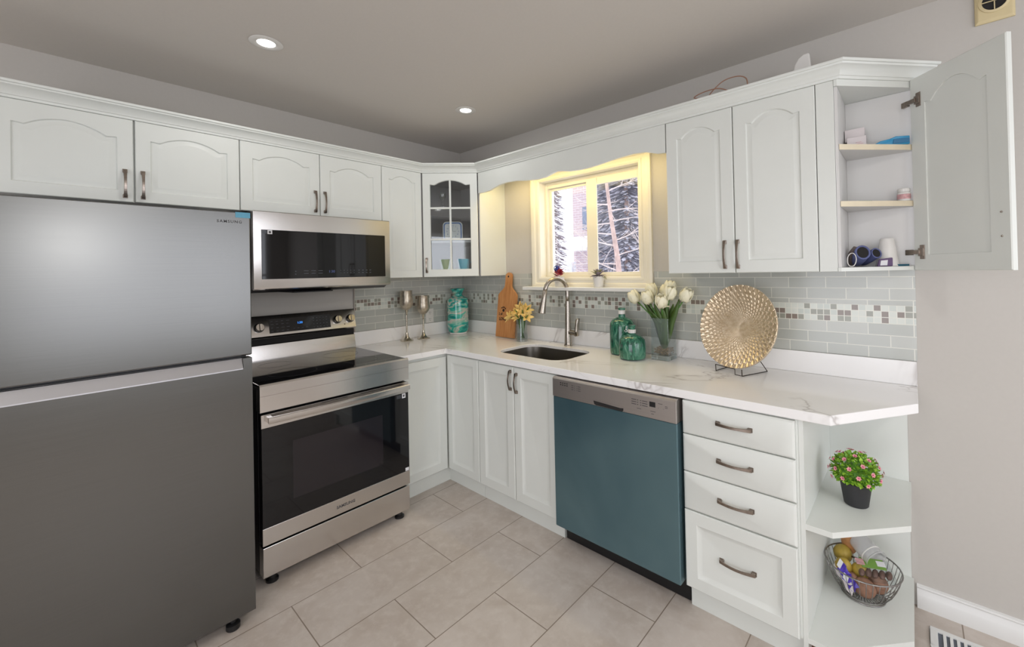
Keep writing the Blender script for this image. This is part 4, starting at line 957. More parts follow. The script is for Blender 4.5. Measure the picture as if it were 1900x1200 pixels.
# green bottles
def greenb():
    t = NT('mottled_green_glass'); c = t.coord(); f = t.noise(t.mapping(c, (3, 3, 1)), 14, 5, 0.65, 1.0)
    t.set(color=t.ramp(f, [(0.32, srgb(26, 52, 46)), (0.45, srgb(36, 92, 74)), (0.55, srgb(58, 122, 98)), (0.68, srgb(116, 162, 140))]), rough=0.12, coat=0.3)
    t.bump(f, 0.12, 0.003); return t.m
M['greenb'] = greenb()
gb = thing('green_bottle', 'larger mottled green glass bottle with white-wrapped neck behind its smaller pair', 'bottle', (1.685, -0.112, CZ), 'green glass bottles')
MB().lathe([(0, 0), (0.062, 0), (0.072, 0.006), (0.0745, 0.02), (0.0745, 0.165), (0.071, 0.185), (0.058, 0.203), (0.036, 0.215), (0.021, 0.220), (0.0195, 0.236), (0.0, 0.236)], (1.685, -0.112, CZ), 36).build('body', 'greenb', gb, smooth=True)
MB().lathe([(0, 0.2365), (0.0175, 0.2365), (0.0215, 0.240), (0.0205, 0.258), (0.022, 0.262), (0, 0.262)], (1.685, -0.112, CZ), 24).build('neck_wrap', 'white', gb, smooth=True)
MB().lathe([(0, 0.2625), (0.020, 0.2625), (0.022, 0.265), (0.022, 0.272), (0.018, 0.275), (0, 0.275)], (1.685, -0.112, CZ), 24).build('stopper', 'greenb', gb, smooth=True)
sx_, sy_ = 1.806, -0.206
gb = thing('green_bottle', 'smaller squat green glass bottle with a tied white cord round its neck', 'bottle', (sx_, sy_, CZ), 'green glass bottles')
MB().lathe([(0, 0), (0.060, 0), (0.072, 0.007), (0.0755, 0.022), (0.0755, 0.085), (0.070, 0.110), (0.052, 0.128), (0.030, 0.137), (0.019, 0.142), (0.017, 0.150), (0.0175, 0.178), (0.021, 0.184), (0.021, 0.190), (0.0, 0.190)], (sx_, sy_, CZ), 36).build('body', 'greenb', gb, smooth=True)
cd = MB()
for k in range(5): cd.tube([(sx_+0.0205*math.cos(a/16*2*PI), sy_+0.0205*math.sin(a/16*2*PI), CZ+0.148+k*0.004) for a in range(16)], 0.0023, 6, closed=True)
cdx = Vector((-0.62, -0.78, 0))
pc = Vector((sx_, sy_, CZ+0.156))+cdx*0.022
cd.tube([pc, pc+cdx*0.006+Vector((-0.010, 0, 0.010)), pc+Vector((-0.012, 0, 0.028))], 0.0014, 6)
cd.tube([pc, pc+Vector((-0.012, -0.004, 0.008)), pc+Vector((-0.022, -0.006, 0.002)), pc+Vector((-0.018, -0.004, -0.006)), pc+Vector((-0.004, 0, -0.002))], 0.0014, 6)
cd.build('neck_cord', 'white', gb, smooth='all')
# tulips in a square vase
tx, ty = 1.952, -0.112; hs_ = 0.052
tv = thing('tulip_vase', 'square clear glass vase of white tulips right of the faucet', 'vase', (tx, ty, CZ))
def sqr(h, z): return [(tx-h, ty-h, CZ+z), (tx+h, ty-h, CZ+z), (tx+h, ty+h, CZ+z), (tx-h, ty+h, CZ+z)]
g_ = MB(); g_.loft([sqr(hs_, 0), sqr(hs_, 0.232), sqr(hs_-0.004, 0.232), sqr(hs_-0.004, 0.028)]); g_.build('vase_glass', 'vaseglass', tv, bevel=0.0015)
M['baseglass'] = NT('thick_glass_base').set(color=(0.93, 0.96, 0.95, 1), rough=0.02, trans=1.0, ior=1.45).m
g_ = MB(); g_.loft([sqr(hs_-0.0008, 0.0008), sqr(hs_-0.0008, 0.027)]); g_.build('glass_base', 'baseglass', tv, bevel=0.001)
M['pebble'] = mat('amber_pebbles', srgb(134, 108, 74), 0.25, nscale=70, namt=0.45)
pb = MB(); rp = random.Random(3)
for k in range(210):
    pb.ball((tx+rp.uniform(-.043, .043), ty+rp.uniform(-.043, .043), CZ+0.034+rp.uniform(0, 0.028)), rp.uniform(.004, .0062), 7, 5, (1, 1, 0.7))
po = pb.build('pebbles', 'pebble', tv, smooth='all'); po['kind'] = 'stuff'
th_ = [(-0.135, -0.04, 0.372), (-0.060, 0.0, 0.405), (-0.050, -0.06, 0.370), (0.028, -0.075, 0.352), (0.030, 0.02, 0.420), (0.060, -0.045, 0.395), (0.128, -0.02, 0.385), (-0.005, 0.045, 0.395)]
st2 = MB(); lf2 = MB(); rt = random.Random(6)
for i, (dx, dy, dz) in enumerate(th_):
    h = Vector((tx+dx, ty+dy, CZ+dz-0.055)); foot = Vector((tx-dx*0.08, ty-dy*0.1, CZ+0.05)); midp = Vector((tx+dx*0.28, ty+dy*0.3, CZ+0.22))
    st2.tube([foot, foot.lerp(midp, .5), midp, midp.lerp(h, .5)+Vector((dx*0.03, 0, 0)), h], 0.0038, 7)
    ax = (h-midp+Vector((0, 0, 0.05))).normalized(); e1 = ax.cross(Vector((0.2, 1, 0.1))).normalized(); e2 = ax.cross(e1)
    fl = MB(); a0 = rt.uniform(0, 6)
    for layer in (0, 1):
        for k in range(3):
            a = a0+layer*PI/3+k*2*PI/3; rad = e1*math.cos(a)+e2*math.sin(a); tan = ax.cross(rad)
            r_ = 0.033 if layer else 0.029; vs_ = []; K = 7
            for q in range(K+1):
                f_ = q/K; rr = r_*math.sin(PI*min(1, 0.12+f_*0.62))*(1.0); zz = 0.074*f_; wd = 0.030*math.sin(PI*min(.96, .15+f_*.80))**.7
                for j in (-1, -.5, 0, .5, 1):
                    vs_.append(h+ax*(zz-0.004*j*j)+rad*(rr-0.35*wd*j*j)+tan*(wd*j))
            fl.add(vs_, [(q*5+j, q*5+j+1, (q+1)*5+j+1, (q+1)*5+j) for q in range(K) for j in range(4)])
    if i == 3: petal(fl, h+Vector((0.0, -0.01, 0.006)), h+Vector((0.062, -0.03, 0.0)), 0.014, 0.1, (0, 0, 1), cup=0.4)
    fl.build('blossom', 'tulipw', tv, smooth='all', solid=0.001)
st2.build('stem', 'stemg', tv, smooth='all')
for (a, b, l, wd) in ((-0.115, -0.03, 0.33, 0.024), (-0.070, 0.03, 0.30, 0.026), (-0.03, -0.05, 0.31, 0.024), (0.02, -0.06, 0.30, 0.027), (0.06, 0.0, 0.31, 0.026), (0.105, -0.03, 0.33, 0.024), (0.085, 0.03, 0.34, 0.022), (-0.10, 0.0, 0.31, 0.02), (0.0, 0.04, 0.33, 0.025), (0.035, -0.045, 0.34, 0.022), (-0.055, -0.045, 0.27, 0.024)):
    s0 = Vector((tx+a*0.05, ty+b*0.2, CZ+0.055))
    mdp = Vector((tx+a*0.36, ty+b*0.5, CZ+0.20)); tip = Vector((tx+a, ty+b, CZ+l))
    K = 10; vs_ = []
    for q in range(K+1):
        f_ = q/K; p = s0.lerp(mdp, f_*2) if f_ < .5 else mdp.lerp(tip, f_*2-1)
        ww = 1.35*wd*math.sin(PI*min(.99, .06+f_*.93))**.75; sd_ = Vector((0.85, -0.5, 0)); nn = Vector((0.5, 0.85, 0))
        for j in (-1, 0, 1): vs_.append(p+sd_*(ww*j)+nn*(0.35*ww*abs(j)))
    lf2.add(vs_, [(q*3+j, q*3+j+1, (q+1)*3+j+1, (q+1)*3+j) for q in range(K) for j in range(2)])
lf2.build('leaf', 'leafd', tv, smooth='all', solid=0.0012)
# decorative scalloped plate on a wire stand
M['shell'] = None
def shell():
    t = NT('champagne_shell_inlay'); c = t.coord()
    n = t.noise(c, 60, 3); t.set(color=t.ramp(n, [(0.3, srgb(206, 184, 152)), (0.7, srgb(232, 214, 186))]), rough=0.24, metal=0.6, coat=0.25)
    return t.m
M['shell'] = shell()
psi = math.radians(17); pn = Vector((-math.sin(psi)*0.985, -math.cos(psi)*0.95, 0.24)).normalized()
pu = Vector((math.cos(psi), -math.sin(psi), 0)); pu = (pu-pn*pu.dot(pn)).normalized(); pv = pn.cross(pu)*-1
if pv.z < 0: pv = -pv
PR = 0.202; pc0 = Vector((2.372, -0.158, 1.129))
pl = thing('decorative_plate', 'large round champagne plate with rows of scalloped shell pattern', 'plate', (2.372, -0.19, 0.935))
mbp = MB(); NR, NA = 150, 504; ns = 42
vs_ = []; rad_edges = []
rings = []; r = 0.012; 
while r < PR*0.985: rings.append(r); r += 0.0025+0.118*r
rings.append(PR)
def plate_h(rr, a):
    base = 0.030*(rr/PR)**2.2
    # scalloped scales, staggered from ring to ring, each a small domed step
    sc = 0
    ph = a*ns/(2*PI)
    best = 0
    for k in range(len(rings)-1):
        r0, r1 = rings[k], rings[k+1]; wdt = (r1-r0)
        fr_ = (ph+0.5*(k % 2)) % 1.0-0.5
        edge = r0+wdt*(0.15+1.15*math.sqrt(max(0, 1-(fr_*2)**2)))
        if rr < edge:
            start = edge-wdt*1.6
            x = (rr-start)/(wdt*1.6)
            best = min(0.0065, 0.30*wdt)*max(0, x)**1.3
            return base+best
    return base
for i in range(NR+1):
    rr = PR*i/NR
    for k in range(NA):
        a = 2*PI*k/NA; vs_.append(pc0+pu*(rr*math.cos(a))+pv*(rr*math.sin(a))+pn*plate_h(rr, a))
fs = [(i*NA+k, (i+1)*NA+k, (i+1)*NA+(k+1) % NA, i*NA+(k+1) % NA) for i in range(1, NR) for k in range(NA)]
b0 = len(vs_); vs_.append(pc0)
fs += [(b0, NA+k, NA+(k+1) % NA) for k in range(NA)]
mbp.add(vs_, fs); del mbp.v[0:0]
back = []
for rr, h in ((PR, 0.022), (PR*0.9, 0.010), (PR*0.5, -0.006), (0.05, -0.008)):
    back.append([pc0+pu*(rr*math.cos(2*PI*k/NA))+pv*(rr*math.sin(2*PI*k/NA))+pn*h for k in range(NA)])
loops = [[pc0+pu*(PR*math.cos(2*PI*k/NA))+pv*(PR*math.sin(2*PI*k/NA))+pn*plate_h(PR, 2*PI*k/NA) for k in range(NA)]]+back
mb2 = MB(); mb2.loft(loops, True, False); base_ = len(mbp.v); mbp.v += mb2.v; mbp.f += [[base_+i for i in f] for f in mb2.f]; mbp.mi += mb2.mi
plate_o = mbp.build('dish', 'shell', pl, smooth='all')
ps_ = thing('plate_stand', 'dark twisted wire easel holding the decorative plate', 'plate stand', (2.37, -0.2, CZ))
wz = MB(); pb_ = pc0-pv*PR            # lowest point of the plate
zb = CZ+0.0025
def WP(a, f, z): q = Vector((pb_.x, pb_.y, 0))+Vector((pu.x, pu.y, 0)).normalized()*a+Vector((pn.x, pn.y, 0)).normalized()*f; return Vector((q.x, q.y, z))
for s_ in (-1, 1):
    wz.tube([WP(0.085*s_, -0.13, zb), WP(0.070*s_, 0.045, zb), WP(0.070*s_, 0.047, zb+0.030)], 0.0022, 7)
    wz.tube([WP(0.085*s_, -0.13, zb), WP(0.05*s_, -0.035, zb+0.14)], 0.0020, 7)
wz.tube([WP(-0.070, 0.047, zb+0.030), WP(0.035, 0.047, zb+0.026), WP(0.035, 0.047, zb+0.001), WP(0.070, 0.047, zb+0.001), WP(0.070, 0.047, zb+0.030)], 0.0020, 7)
wz.tube([WP(-0.05, -0.035, zb+0.14), WP(0.05, -0.035, zb+0.14)], 0.0020, 7)
wz.build('wire_frame', 'blackwire', ps_, smooth='all')
# ---------------------------------------------------------------- plants on the sill
SZ = 1.3093
def sillpot(x, y, label, name):
    t = thing(name, label, 'plant', (x, y, SZ))
    MB().lathe([(0, 0), (0.028, 0), (0.030, 0.003), (0.037, 0.066), (0.0385, 0.070), (0.036, 0.070), (0.034, 0.060), (0, 0.058)], (x, y, SZ), 28).build('pot', 'white', t, smooth=True)
    return t
M['redleaf'] = mat('crimson_leaf', srgb(140, 22, 46), 0.5, nscale=40, namt=0.25)
M['redpale'] = mat('coral_petal', srgb(206, 84, 92), 0.5, nscale=40, namt=0.2)
M['bluewire'] = mat('blue_foil', srgb(44, 66, 150), 0.25, 0.4, nscale=60, namt=0.3)
M['dusty'] = mat('dusty_mauve_leaf', srgb(146, 136, 140), 0.6, nscale=40, namt=0.2)
M['dustyg'] = mat('olive_leaf', srgb(150, 148, 108), 0.6, nscale=40, namt=0.2)
x, y = 1.160, -0.058
p1 = sillpot(x, y, 'small white pot of crimson leaves with a blue ball, behind the faucet arch', 'red_sill_plant')
rr_ = random.Random(2); a_ = MB(); b_ = MB()
for k in range(34):
    an = rr_.uniform(0, 2*PI); el = rr_.uniform(0.2, 1.4); L = rr_.uniform(0.045, 0.085); b0 = Vector((x, y, SZ+0.066))
    dd = Vector((math.cos(an)*math.cos(el), math.sin(an)*math.cos(el)*0.7, math.sin(el)))
    petal(a_ if k % 4 else b_, b0+dd*L*0.35, b0+dd*L+Vector((0, 0, -0.006)), 0.010, -0.15, (0, 0, 1), K=4)
a_.build('leaf', 'redleaf', p1, smooth='all', solid=0.0008); b_.build('blossom', 'redpale', p1, smooth='all', solid=0.0008)
bb = MB(); bc_ = Vector((x-0.028, y+0.01, SZ+0.128))
for k in range(7):
    ax = Vector((rr_.uniform(-1, 1), rr_.uniform(-1, 1), rr_.uniform(-1, 1))).normalized(); e1 = ax.cross(Vector((0, 0.3, 1))).normalized(); e2 = ax.cross(e1)
    bb.tube([bc_+(e1*math.cos(q/16*2*PI)+e2*math.sin(q/16*2*PI))*0.020 for q in range(16)], 0.0022, 5, closed=True)
bb.build('wire_ball', 'bluewire', p1, smooth='all')
x, y = 1.487, -0.060
p2 = sillpot(x, y, 'small white pot of dusty mauve and olive leaves right of the faucet', 'succulent_plant')
a_ = MB(); b_ = MB()
for k in range(26):
    an = k*2.4; el = 0.02+k*0.05; L = 0.066-0.0008*k; b0 = Vector((x, y, SZ+0.070))
    dd = Vector((math.cos(an)*math.cos(el), math.sin(an)*math.cos(el)*0.75, math.sin(el)+0.15))
    petal(a_ if k % 3 else b_, b0+dd*0.006, b0+dd*L+Vector((0, 0, -0.018 if k < 9 else 0)), 0.0135, -0.2, (0, 0, 1), K=5)
a_.build('leaf', 'dusty', p2, smooth='all', solid=0.001); b_.build('pale_leaf', 'dustyg', p2, smooth='all', solid=0.001)
MB().lathe([(0, 0.0585), (0.033, 0.0585), (0, 0.064)], (x, y, SZ), 16).build('soil', 'dark', p2)
# ================================================================ end shelves: plant and basket
px_, py_, pz_ = 2.834, -0.350, 0.5125
pp = thing('flowering_plant', 'bushy green plant with small pink flowers in a black pot', 'plant', (px_, py_, pz_))
MB().lathe([(0, 0), (0.036, 0), (0.039, 0.003), (0.0505, 0.083), (0.051, 0.088), (0.048, 0.088), (0.046, 0.075), (0, 0.075)], (px_, py_, pz_), 36).build('pot', mat('charcoal_plastic', srgb(44, 44, 46), 0.55, nscale=20), pp, smooth=True)
M['lime'] = mat('bright_green_leaf', srgb(156, 200, 66), 0.5, nscale=60, namt=0.25)
M['midgreen'] = mat('mid_green_leaf', srgb(100, 152, 54), 0.5, nscale=60, namt=0.25)
M['pinkf'] = mat('pink_petal', srgb(226, 150, 158), 0.5, nscale=60, namt=0.1)
M['magenta'] = mat('magenta_centre', srgb(176, 60, 120), 0.5, nscale=60, namt=0.1)
rq = random.Random(21); L1 = MB(); L2 = MB(); cen = Vector((px_, py_, pz_+0.122))
for k in range(1150):
    u = Vector((rq.gauss(0, 1), rq.gauss(0, 1), rq.gauss(0, 1))).normalized(); rad = rq.uniform(0.55, 1.0)**0.6
    if u.z < -0.45: u.z = -0.45*rq.random()
    p = cen+Vector((u.x*0.074, u.y*0.074, u.z*0.066))*rad
    if p.z < pz_+0.070: continue
    dd = (u+Vector((rq.uniform(-.6, .6), rq.uniform(-.6, .6), rq.uniform(-.3, .9)))).normalized(); L = rq.uniform(0.010, 0.018)
    petal(L1 if rq.random() < 0.72 else L2, p, p+dd*L, L*0.42, -0.15, (u.x*.4, u.y*.4, 1), K=2, cup=0.3)
lo = L1.build('foliage', 'lime', pp); lo['kind'] = 'stuff'
lo = L2.build('dark_foliage', 'midgreen', pp); lo['kind'] = 'stuff'
MB().ball(cen+Vector((0, 0, -0.01)), 0.052, 16, 10, (1, 1, .8)).build('inner_foliage', 'midgreen', pp)
sg = MB()
for k in range(18):
    a = k*2.4; e = cen+Vector((0.055*math.cos(a)*((k % 5)/5+.2), 0.055*math.sin(a)*((k % 5)/5+.2), 0.03)); sg.tube([(px_+0.02*math.cos(a), py_+0.02*math.sin(a), pz_+0.08), e], 0.0012, 5)
sg.build('stem', 'midgreen', pp)
for k in range(34):
    a = k*2.399; zz = 1-(k+0.5)/34*1.25; rr = math.sqrt(max(0, 1-zz*zz)); u = Vector((rr*math.cos(a), rr*math.sin(a), zz))
    p = cen+Vector((u.x*0.086, u.y*0.086, u.z*0.078)); e1 = u.cross(Vector((0.1, 0.2, 1))).normalized(); e2 = u.cross(e1)
    if p.z < pz_+0.088: continue
    f_ = MB()
    for q in range(6):
        b = q*PI/3; rd = e1*math.cos(b)+e2*math.sin(b); petal(f_, p+rd*0.001, p+rd*0.0095+u*0.002, 0.0034, 0.1, u, K=2)
    fo = f_.build('blossom', 'pinkf', pp)
    MB().ball(p+u*0.001, 0.0022, 6, 5).build('blossom_centre', 'magenta', fo)
# wire basket on the bottom shelf
bxc, byc, bz0, bz1, br_ = 2.838, -0.246, 0.1165, 0.234, 0.1245
bk = thing('wire_basket', 'round silver wire basket of produce on the lowest shelf', 'basket', (bxc, byc, bz0))
wr = MB()
wr.tube([(bxc+br_*math.cos(a/48*2*PI), byc+br_*math.sin(a/48*2*PI), bz1) for a in range(48)], 0.0028, 8, closed=True)
wr.build('rim', 'darkwire', bk, smooth='all')
wr = MB()
wr.tube([(bxc+0.072*math.cos(a/40*2*PI), byc+0.072*math.sin(a/40*2*PI), bz0+0.0025) for a in range(40)], 0.0024, 8, closed=True)
for q in (0.062, 0.038): wr.tube([(bxc+q*math.cos(a/32*2*PI), byc+q*math.sin(a/32*2*PI), bz0+0.0075) for a in range(32)], 0.0015, 6, closed=True)
wr.build('base_ring', 'darkwire', bk, smooth='all')
for k in range(36):
    a = 2*PI*k/36; pts = []
    for q in range(8):
        f_ = q/7; rr = 0.030+(br_-0.030)*f_**0.62; zz = bz0+0.006+(bz1-bz0-0.006)*(f_**2.1); pts.append((bxc+rr*math.cos(a), byc+rr*math.sin(a), zz))
    MB().tube(pts, 0.0014, 6).build('wire', 'darkwire', bk, smooth='all')
BSH = set(bpy.data.objects)
# produce
M['pear'] = mat('olive_yellow_skin', srgb(176, 150, 62), 0.5, nscale=40, namt=0.2)
M['kiwi'] = mat('brown_produce_skin', srgb(140, 104, 84), 0.65, nscale=50, namt=0.25, bump=0.3)
M['stalk'] = mat('dry_stalk', srgb(64, 44, 26), 0.8, nscale=50, namt=0.3)
M['orange'] = mat('tan_skin', srgb(182, 128, 78), 0.6, nscale=50, namt=0.15)
def fruit(x, y, z, r, label, m_, sc=(1, 1, 1), stalk=None, nm='fruit', group='yellow fruit in the basket'):
    t = thing(nm, label, 'fruit', (x, y, z-r*sc[2]), group)
    def lump(p): return p*(1+0.05*math.sin(p.x*90+1)+0.04*math.cos(p.y*80))
    MB().ball((x, y, z), r, 22, 14, sc, fn=lump).build('skin', m_, t, smooth='all')
    if stalk:
        s_ = Vector(stalk); b0 = Vector((x, y, z))+s_.normalized()*r*0.96; k_ = MB(); k_.tube([b0, b0+s_*0.5, b0+s_], [0.004, 0.0028, 0.0034], 6)
        for q in range(5):
            a = q*1.25; k_.tube([b0+s_, b0+s_+Vector((0.010*math.cos(a), 0.010*math.sin(a), 0.006))], 0.0016, 5)
        k_.build('stalk', 'stalk', t)
fruit(2.758, -0.222, 0.222, 0.034, 'round olive-yellow fruit highest and leftmost in the basket', 'pear', (1, 1, .95), (0.035, -0.01, 0.004))
fruit(2.766, -0.288, 0.207, 0.030, 'olive-yellow fruit resting against the purple wrapper', 'pear', (1, 1, 1), None)
fruit(2.820, -0.275, 0.202, 0.031, 'olive-yellow fruit beside the clear cup in the basket', 'pear', (1, .95, 1), (0.006, 0.026, 0.018))
fruit(2.778, -0.185, 0.262, 0.040, 'tan rounded vegetable standing at the back of the basket', 'orange', (.75, .7, 1.2), None, 'vegetable', None)
for k, (x, y, z, r, sc, lb) in enumerate(((2.836, -0.328, 0.170, 0.036, (1.1, .9, .9), 'brown potato at the near side of the basket, leftmost'), (2.872, -0.272, 0.172, 0.036, (1.05, 1, .95), 'brown potato at the right inside the basket, under the plastic tray'), (2.793, -0.318, 0.170, 0.030, (1, 1, 1), 'small brown potato under the purple wrapper'))):
    fruit(x, y, z, r, lb, 'kiwi', sc, None, 'potato', 'potatoes in the basket')
# clear cup
cup = thing('plastic_cup', 'frosted clear plastic cup tipped on its side in the basket', 'cup', (2.842, -0.21, 0.25))
cax = Vector((0.66, -0.55, -0.30)).normalized(); cb_ = Vector((2.806, -0.190, 0.283))
MB().lathe([(0, 0), (0.034, 0), (0.036, 0.004), (0.039, 0.045), (0.0395, 0.085), (0.042, 0.088), (0.042, 0.092), (0.038, 0.086), (0.034, 0.006), (0, 0.004)], cb_, 30, cax).build('cup_wall', 'plasticfog', cup, smooth=True)
MB().lathe([(0.0395, 0.062), (0.0408, 0.063), (0.0408, 0.066), (0.0395, 0.067)], cb_, 30, cax).build('cup_rib', 'white', cup)
# produce tray
ty_ = thing('produce_tray', 'clear plastic tray of brown produce with a green label in the basket', 'tray', (2.885, -0.25, 0.20))
e1 = Vector((0.80, 0.30, 0.03)).normalized(); e2 = Vector((-0.33, 0.90, 0.20)).normalized(); e3 = e1.cross(e2)
o3 = Vector((2.822, -0.325, 0.195))
MB().obox(o3, e1*0.120, e2*0.088, e3*0.030).build('tray_shell', 'plasticclear', ty_, bevel=0.006, seg=3)
M['mush'] = mat('brown_mushroom', srgb(112, 84, 74), 0.6, nscale=60, namt=0.25)
for k in range(5):
    MB().ball(o3+e1*(0.016+0.0222*k)+e2*0.030+e3*0.014, 0.0125, 14, 9, (0.88, 1.9, 1.0)).build('mushroom', 'mush', ty_, smooth='all')
M['greenlabel'] = mat('green_label', srgb(120, 160, 74), 0.5, nscale=20, namt=0.05)
M['redlabel'] = mat('pink_white_label', srgb(206, 160, 162), 0.5, nscale=90, namt=0.25)
MB().obox(o3+e1*0.020+e2*0.036+e3*0.0306, e1*0.080, e2*0.048, e3*0.0006).build('green_label', 'greenlabel', ty_)
lb_ = MB(); lb_.obox(o3+e1*0.004+e2*0.046+e3*0.0312, e1*0.028, e2*0.030, e3*0.0005); lb_.build('small_label', 'redlabel', ty_)
MB().obox(o3+e1*0.074+e2*0.050+e3*0.0312, e1*0.028, e2*0.026, e3*0.0005).build('price_label', 'label', ty_)
# purple wrapper and paper
M['purple'] = mat('purple_wrapper', srgb(76, 54, 168), 0.3, nscale=60, namt=0.3)
wp = thing('snack_wrapper', 'crumpled purple and white snack wrapper against the near side of the basket', 'wrapper', (2.77, -0.35, 0.2))
w_ = MB(); rw = random.Random(9); vs_ = []
for i in range(11):
    for j in range(4):
        a = i/10; p = Vector((2.748+0.055*a, -0.322-0.045*a, 0.218-0.048*a))+Vector((0.006*j, 0.004*j, 0.009*j-0.008)); p += Vector((rw.uniform(-.004, .004), rw.uniform(-.003, .003), rw.uniform(-.004, .004))); vs_.append(p)
w_.add(vs_, [(i*4+j, i*4+j+1, (i+1)*4+j+1, (i+1)*4+j) for i in range(10) for j in range(3)])
w_.build('foil', 'purple', wp, solid=0.003)
w_ = MB(); w_.obox((2.750, -0.320, 0.222), Vector((0.010, -0.006, -0.008)), Vector((0.010, 0.010, 0.024)), Vector((-0.002, -0.003, 0.001))); w_.obox((2.772, -0.346, 0.196), Vector((0.014, -0.008, -0.010)), Vector((0.004, 0.006, 0.018)), Vector((-0.002, -0.003, 0.001)))
w_.build('white_print', 'label', wp)
pa = MB(); rw = random.Random(4); vs_ = []
for i in range(5):
    for j in range(4): vs_.append(Vector((2.735+0.016*i+0.001*j, -0.30-0.018*i, 0.198-0.012*i))+Vector((0.002*j, 0.003*j, 0.010*j))+Vector((rw.uniform(-.003, .003),)*3))
pa.add(vs_, [(i*4+j, i*4+j+1, (i+1)*4+j+1, (i+1)*4+j) for i in range(4) for j in range(3)])
tag(pa.build('paper_scrap', 'paper', solid=0.001), 'crumpled white paper under the purple wrapper in the basket', 'paper')
# settle the basket's contents into it
for o in set(bpy.data.objects)-BSH:
    if o.parent is None: o.location = o.location+Vector((0.010, 0.040, -0.003 if 'potato' in o.name else -0.010))
# ================================================================ inside the open cabinet
sh1, sh2, sh0 = 1.9073, 1.6773, 1.4098
def card(name, label, x0, x1, y0, y1, z0, z1, group=None, m_='paper', lines=2):
    t = thing(name, label, 'box', ((x0+x1)/2, (y0+y1)/2, z0), group)
    MB().box(x0, x1, y0, y1, z0, z1).build('carton', m_, t, bevel=0.001)
    if lines:
        l = MB()
        for k in range(lines): l.box(x0+(x1-x0)*0.45, x0+(x1-x0)*(0.86-0.1*k), y0-0.0005, y0-0.0001, z0+(z1-z0)*(0.35+0.14*k), z0+(z1-z0)*(0.35+0.14*k)+0.0018)
        l.build('printing', 'redlabel', t)
    return t
card('carton', 'white card box standing in front on the top shelf of the open cabinet', 2.815, 2.880, -0.126, -0.082, sh1+0.0006, sh1+0.050, 'card boxes')
card('carton', 'white card box at the back behind the front carton, top shelf', 2.803, 2.872, -0.074, -0.030, sh1+0.0006, sh1+0.098, 'card boxes')
tag(MB().box(2.803, 2.8135, -0.122, -0.092, sh1+0.0006, sh1+0.034).build('dark_box', 'black', bevel=0.001), 'small black box at the far left of the top cabinet shelf', 'box')
M['bluep'] = mat('bright_blue_plastic', srgb(16, 140, 188), 0.3, nscale=20, namt=0.05)
M['bluepd'] = mat('deep_blue_plastic', srgb(14, 104, 150), 0.3, nscale=20, namt=0.05)
bl = thing('blue_case', 'bright blue plastic case lying on the top cabinet shelf', 'case', (2.96, -0.06, sh1))
z = sh1+0.0006
b_ = MB(); b_.prism([(2.900, -0.100, z), (3.018, -0.055, z), (3.018, -0.055, z+0.034), (2.975, -0.072, z+0.036), (2.955, -0.079, z+0.028), (2.925, -0.091, z+0.022), (2.900, -0.100, z+0.008)], (-0.014, 0.045, 0)); b_.build('shell', 'bluep', bl, bevel=0.003)
b_ = MB(); b_.prism([(2.964, -0.0775, z+0.006), (3.016, -0.0575, z+0.006), (3.016, -0.0575, z+0.024), (2.968, -0.076, z+0.024)], (0.0006, -0.0016, 0)); b_.build('clip_panel', 'bluepd', bl)
z = sh2+0.0006
fd_ = thing('flat_papers', 'flat dark leaflets and a green card lying on the middle cabinet shelf', 'papers', (2.87, -0.10, z))
MB().prism([(2.806, -0.215, z), (2.850, -0.175, z), (2.850, -0.12, z), (2.806, -0.13, z)], (0, 0, 0.003)).build('leaflet', mat('maroon_paper', srgb(70, 44, 48), 0.6, nscale=30), fd_)
MB().prism([(2.852, -0.165, z), (2.895, -0.125, z), (2.895, -0.09, z), (2.852, -0.11, z)], (0, 0, 0.005)).build('green_card', mat('green_card_stock', srgb(40, 120, 66), 0.5, nscale=30), fd_)
MB().prism([(2.900, -0.125, z), (2.975, -0.065, z), (2.972, -0.045, z), (2.900, -0.09, z)], (0, 0, 0.002)).build('leaflet', 'ink', fd_)
jr = thing('white_jar', 'white screw-top jar at the right of the middle cabinet shelf', 'jar', (2.998, -0.040, z))
jx, jy = 2.994, -0.034
MB().lathe([(0, 0), (0.021, 0), (0.022, 0.003), (0.022, 0.034), (0.020, 0.037), (0, 0.037)], (jx, jy, z), 26).build('body', 'white', jr, smooth=True)
MB().lathe([(0, 0.0375), (0.0205, 0.0375), (0.021, 0.040), (0.021, 0.050), (0.019, 0.052), (0, 0.052)], (jx, jy, z), 26).build('lid', 'white', jr, smooth=True)
MB().lathe([(0.0222, 0.008), (0.0225, 0.008), (0.0225, 0.028), (0.0222, 0.028)], (jx, jy, z), 26).build('label_band', 'redlabel', jr)
z = sh0+0.0006
M['periw'] = mat('periwinkle_rubber', srgb(92, 100, 146), 0.55, nscale=30, namt=0.08)
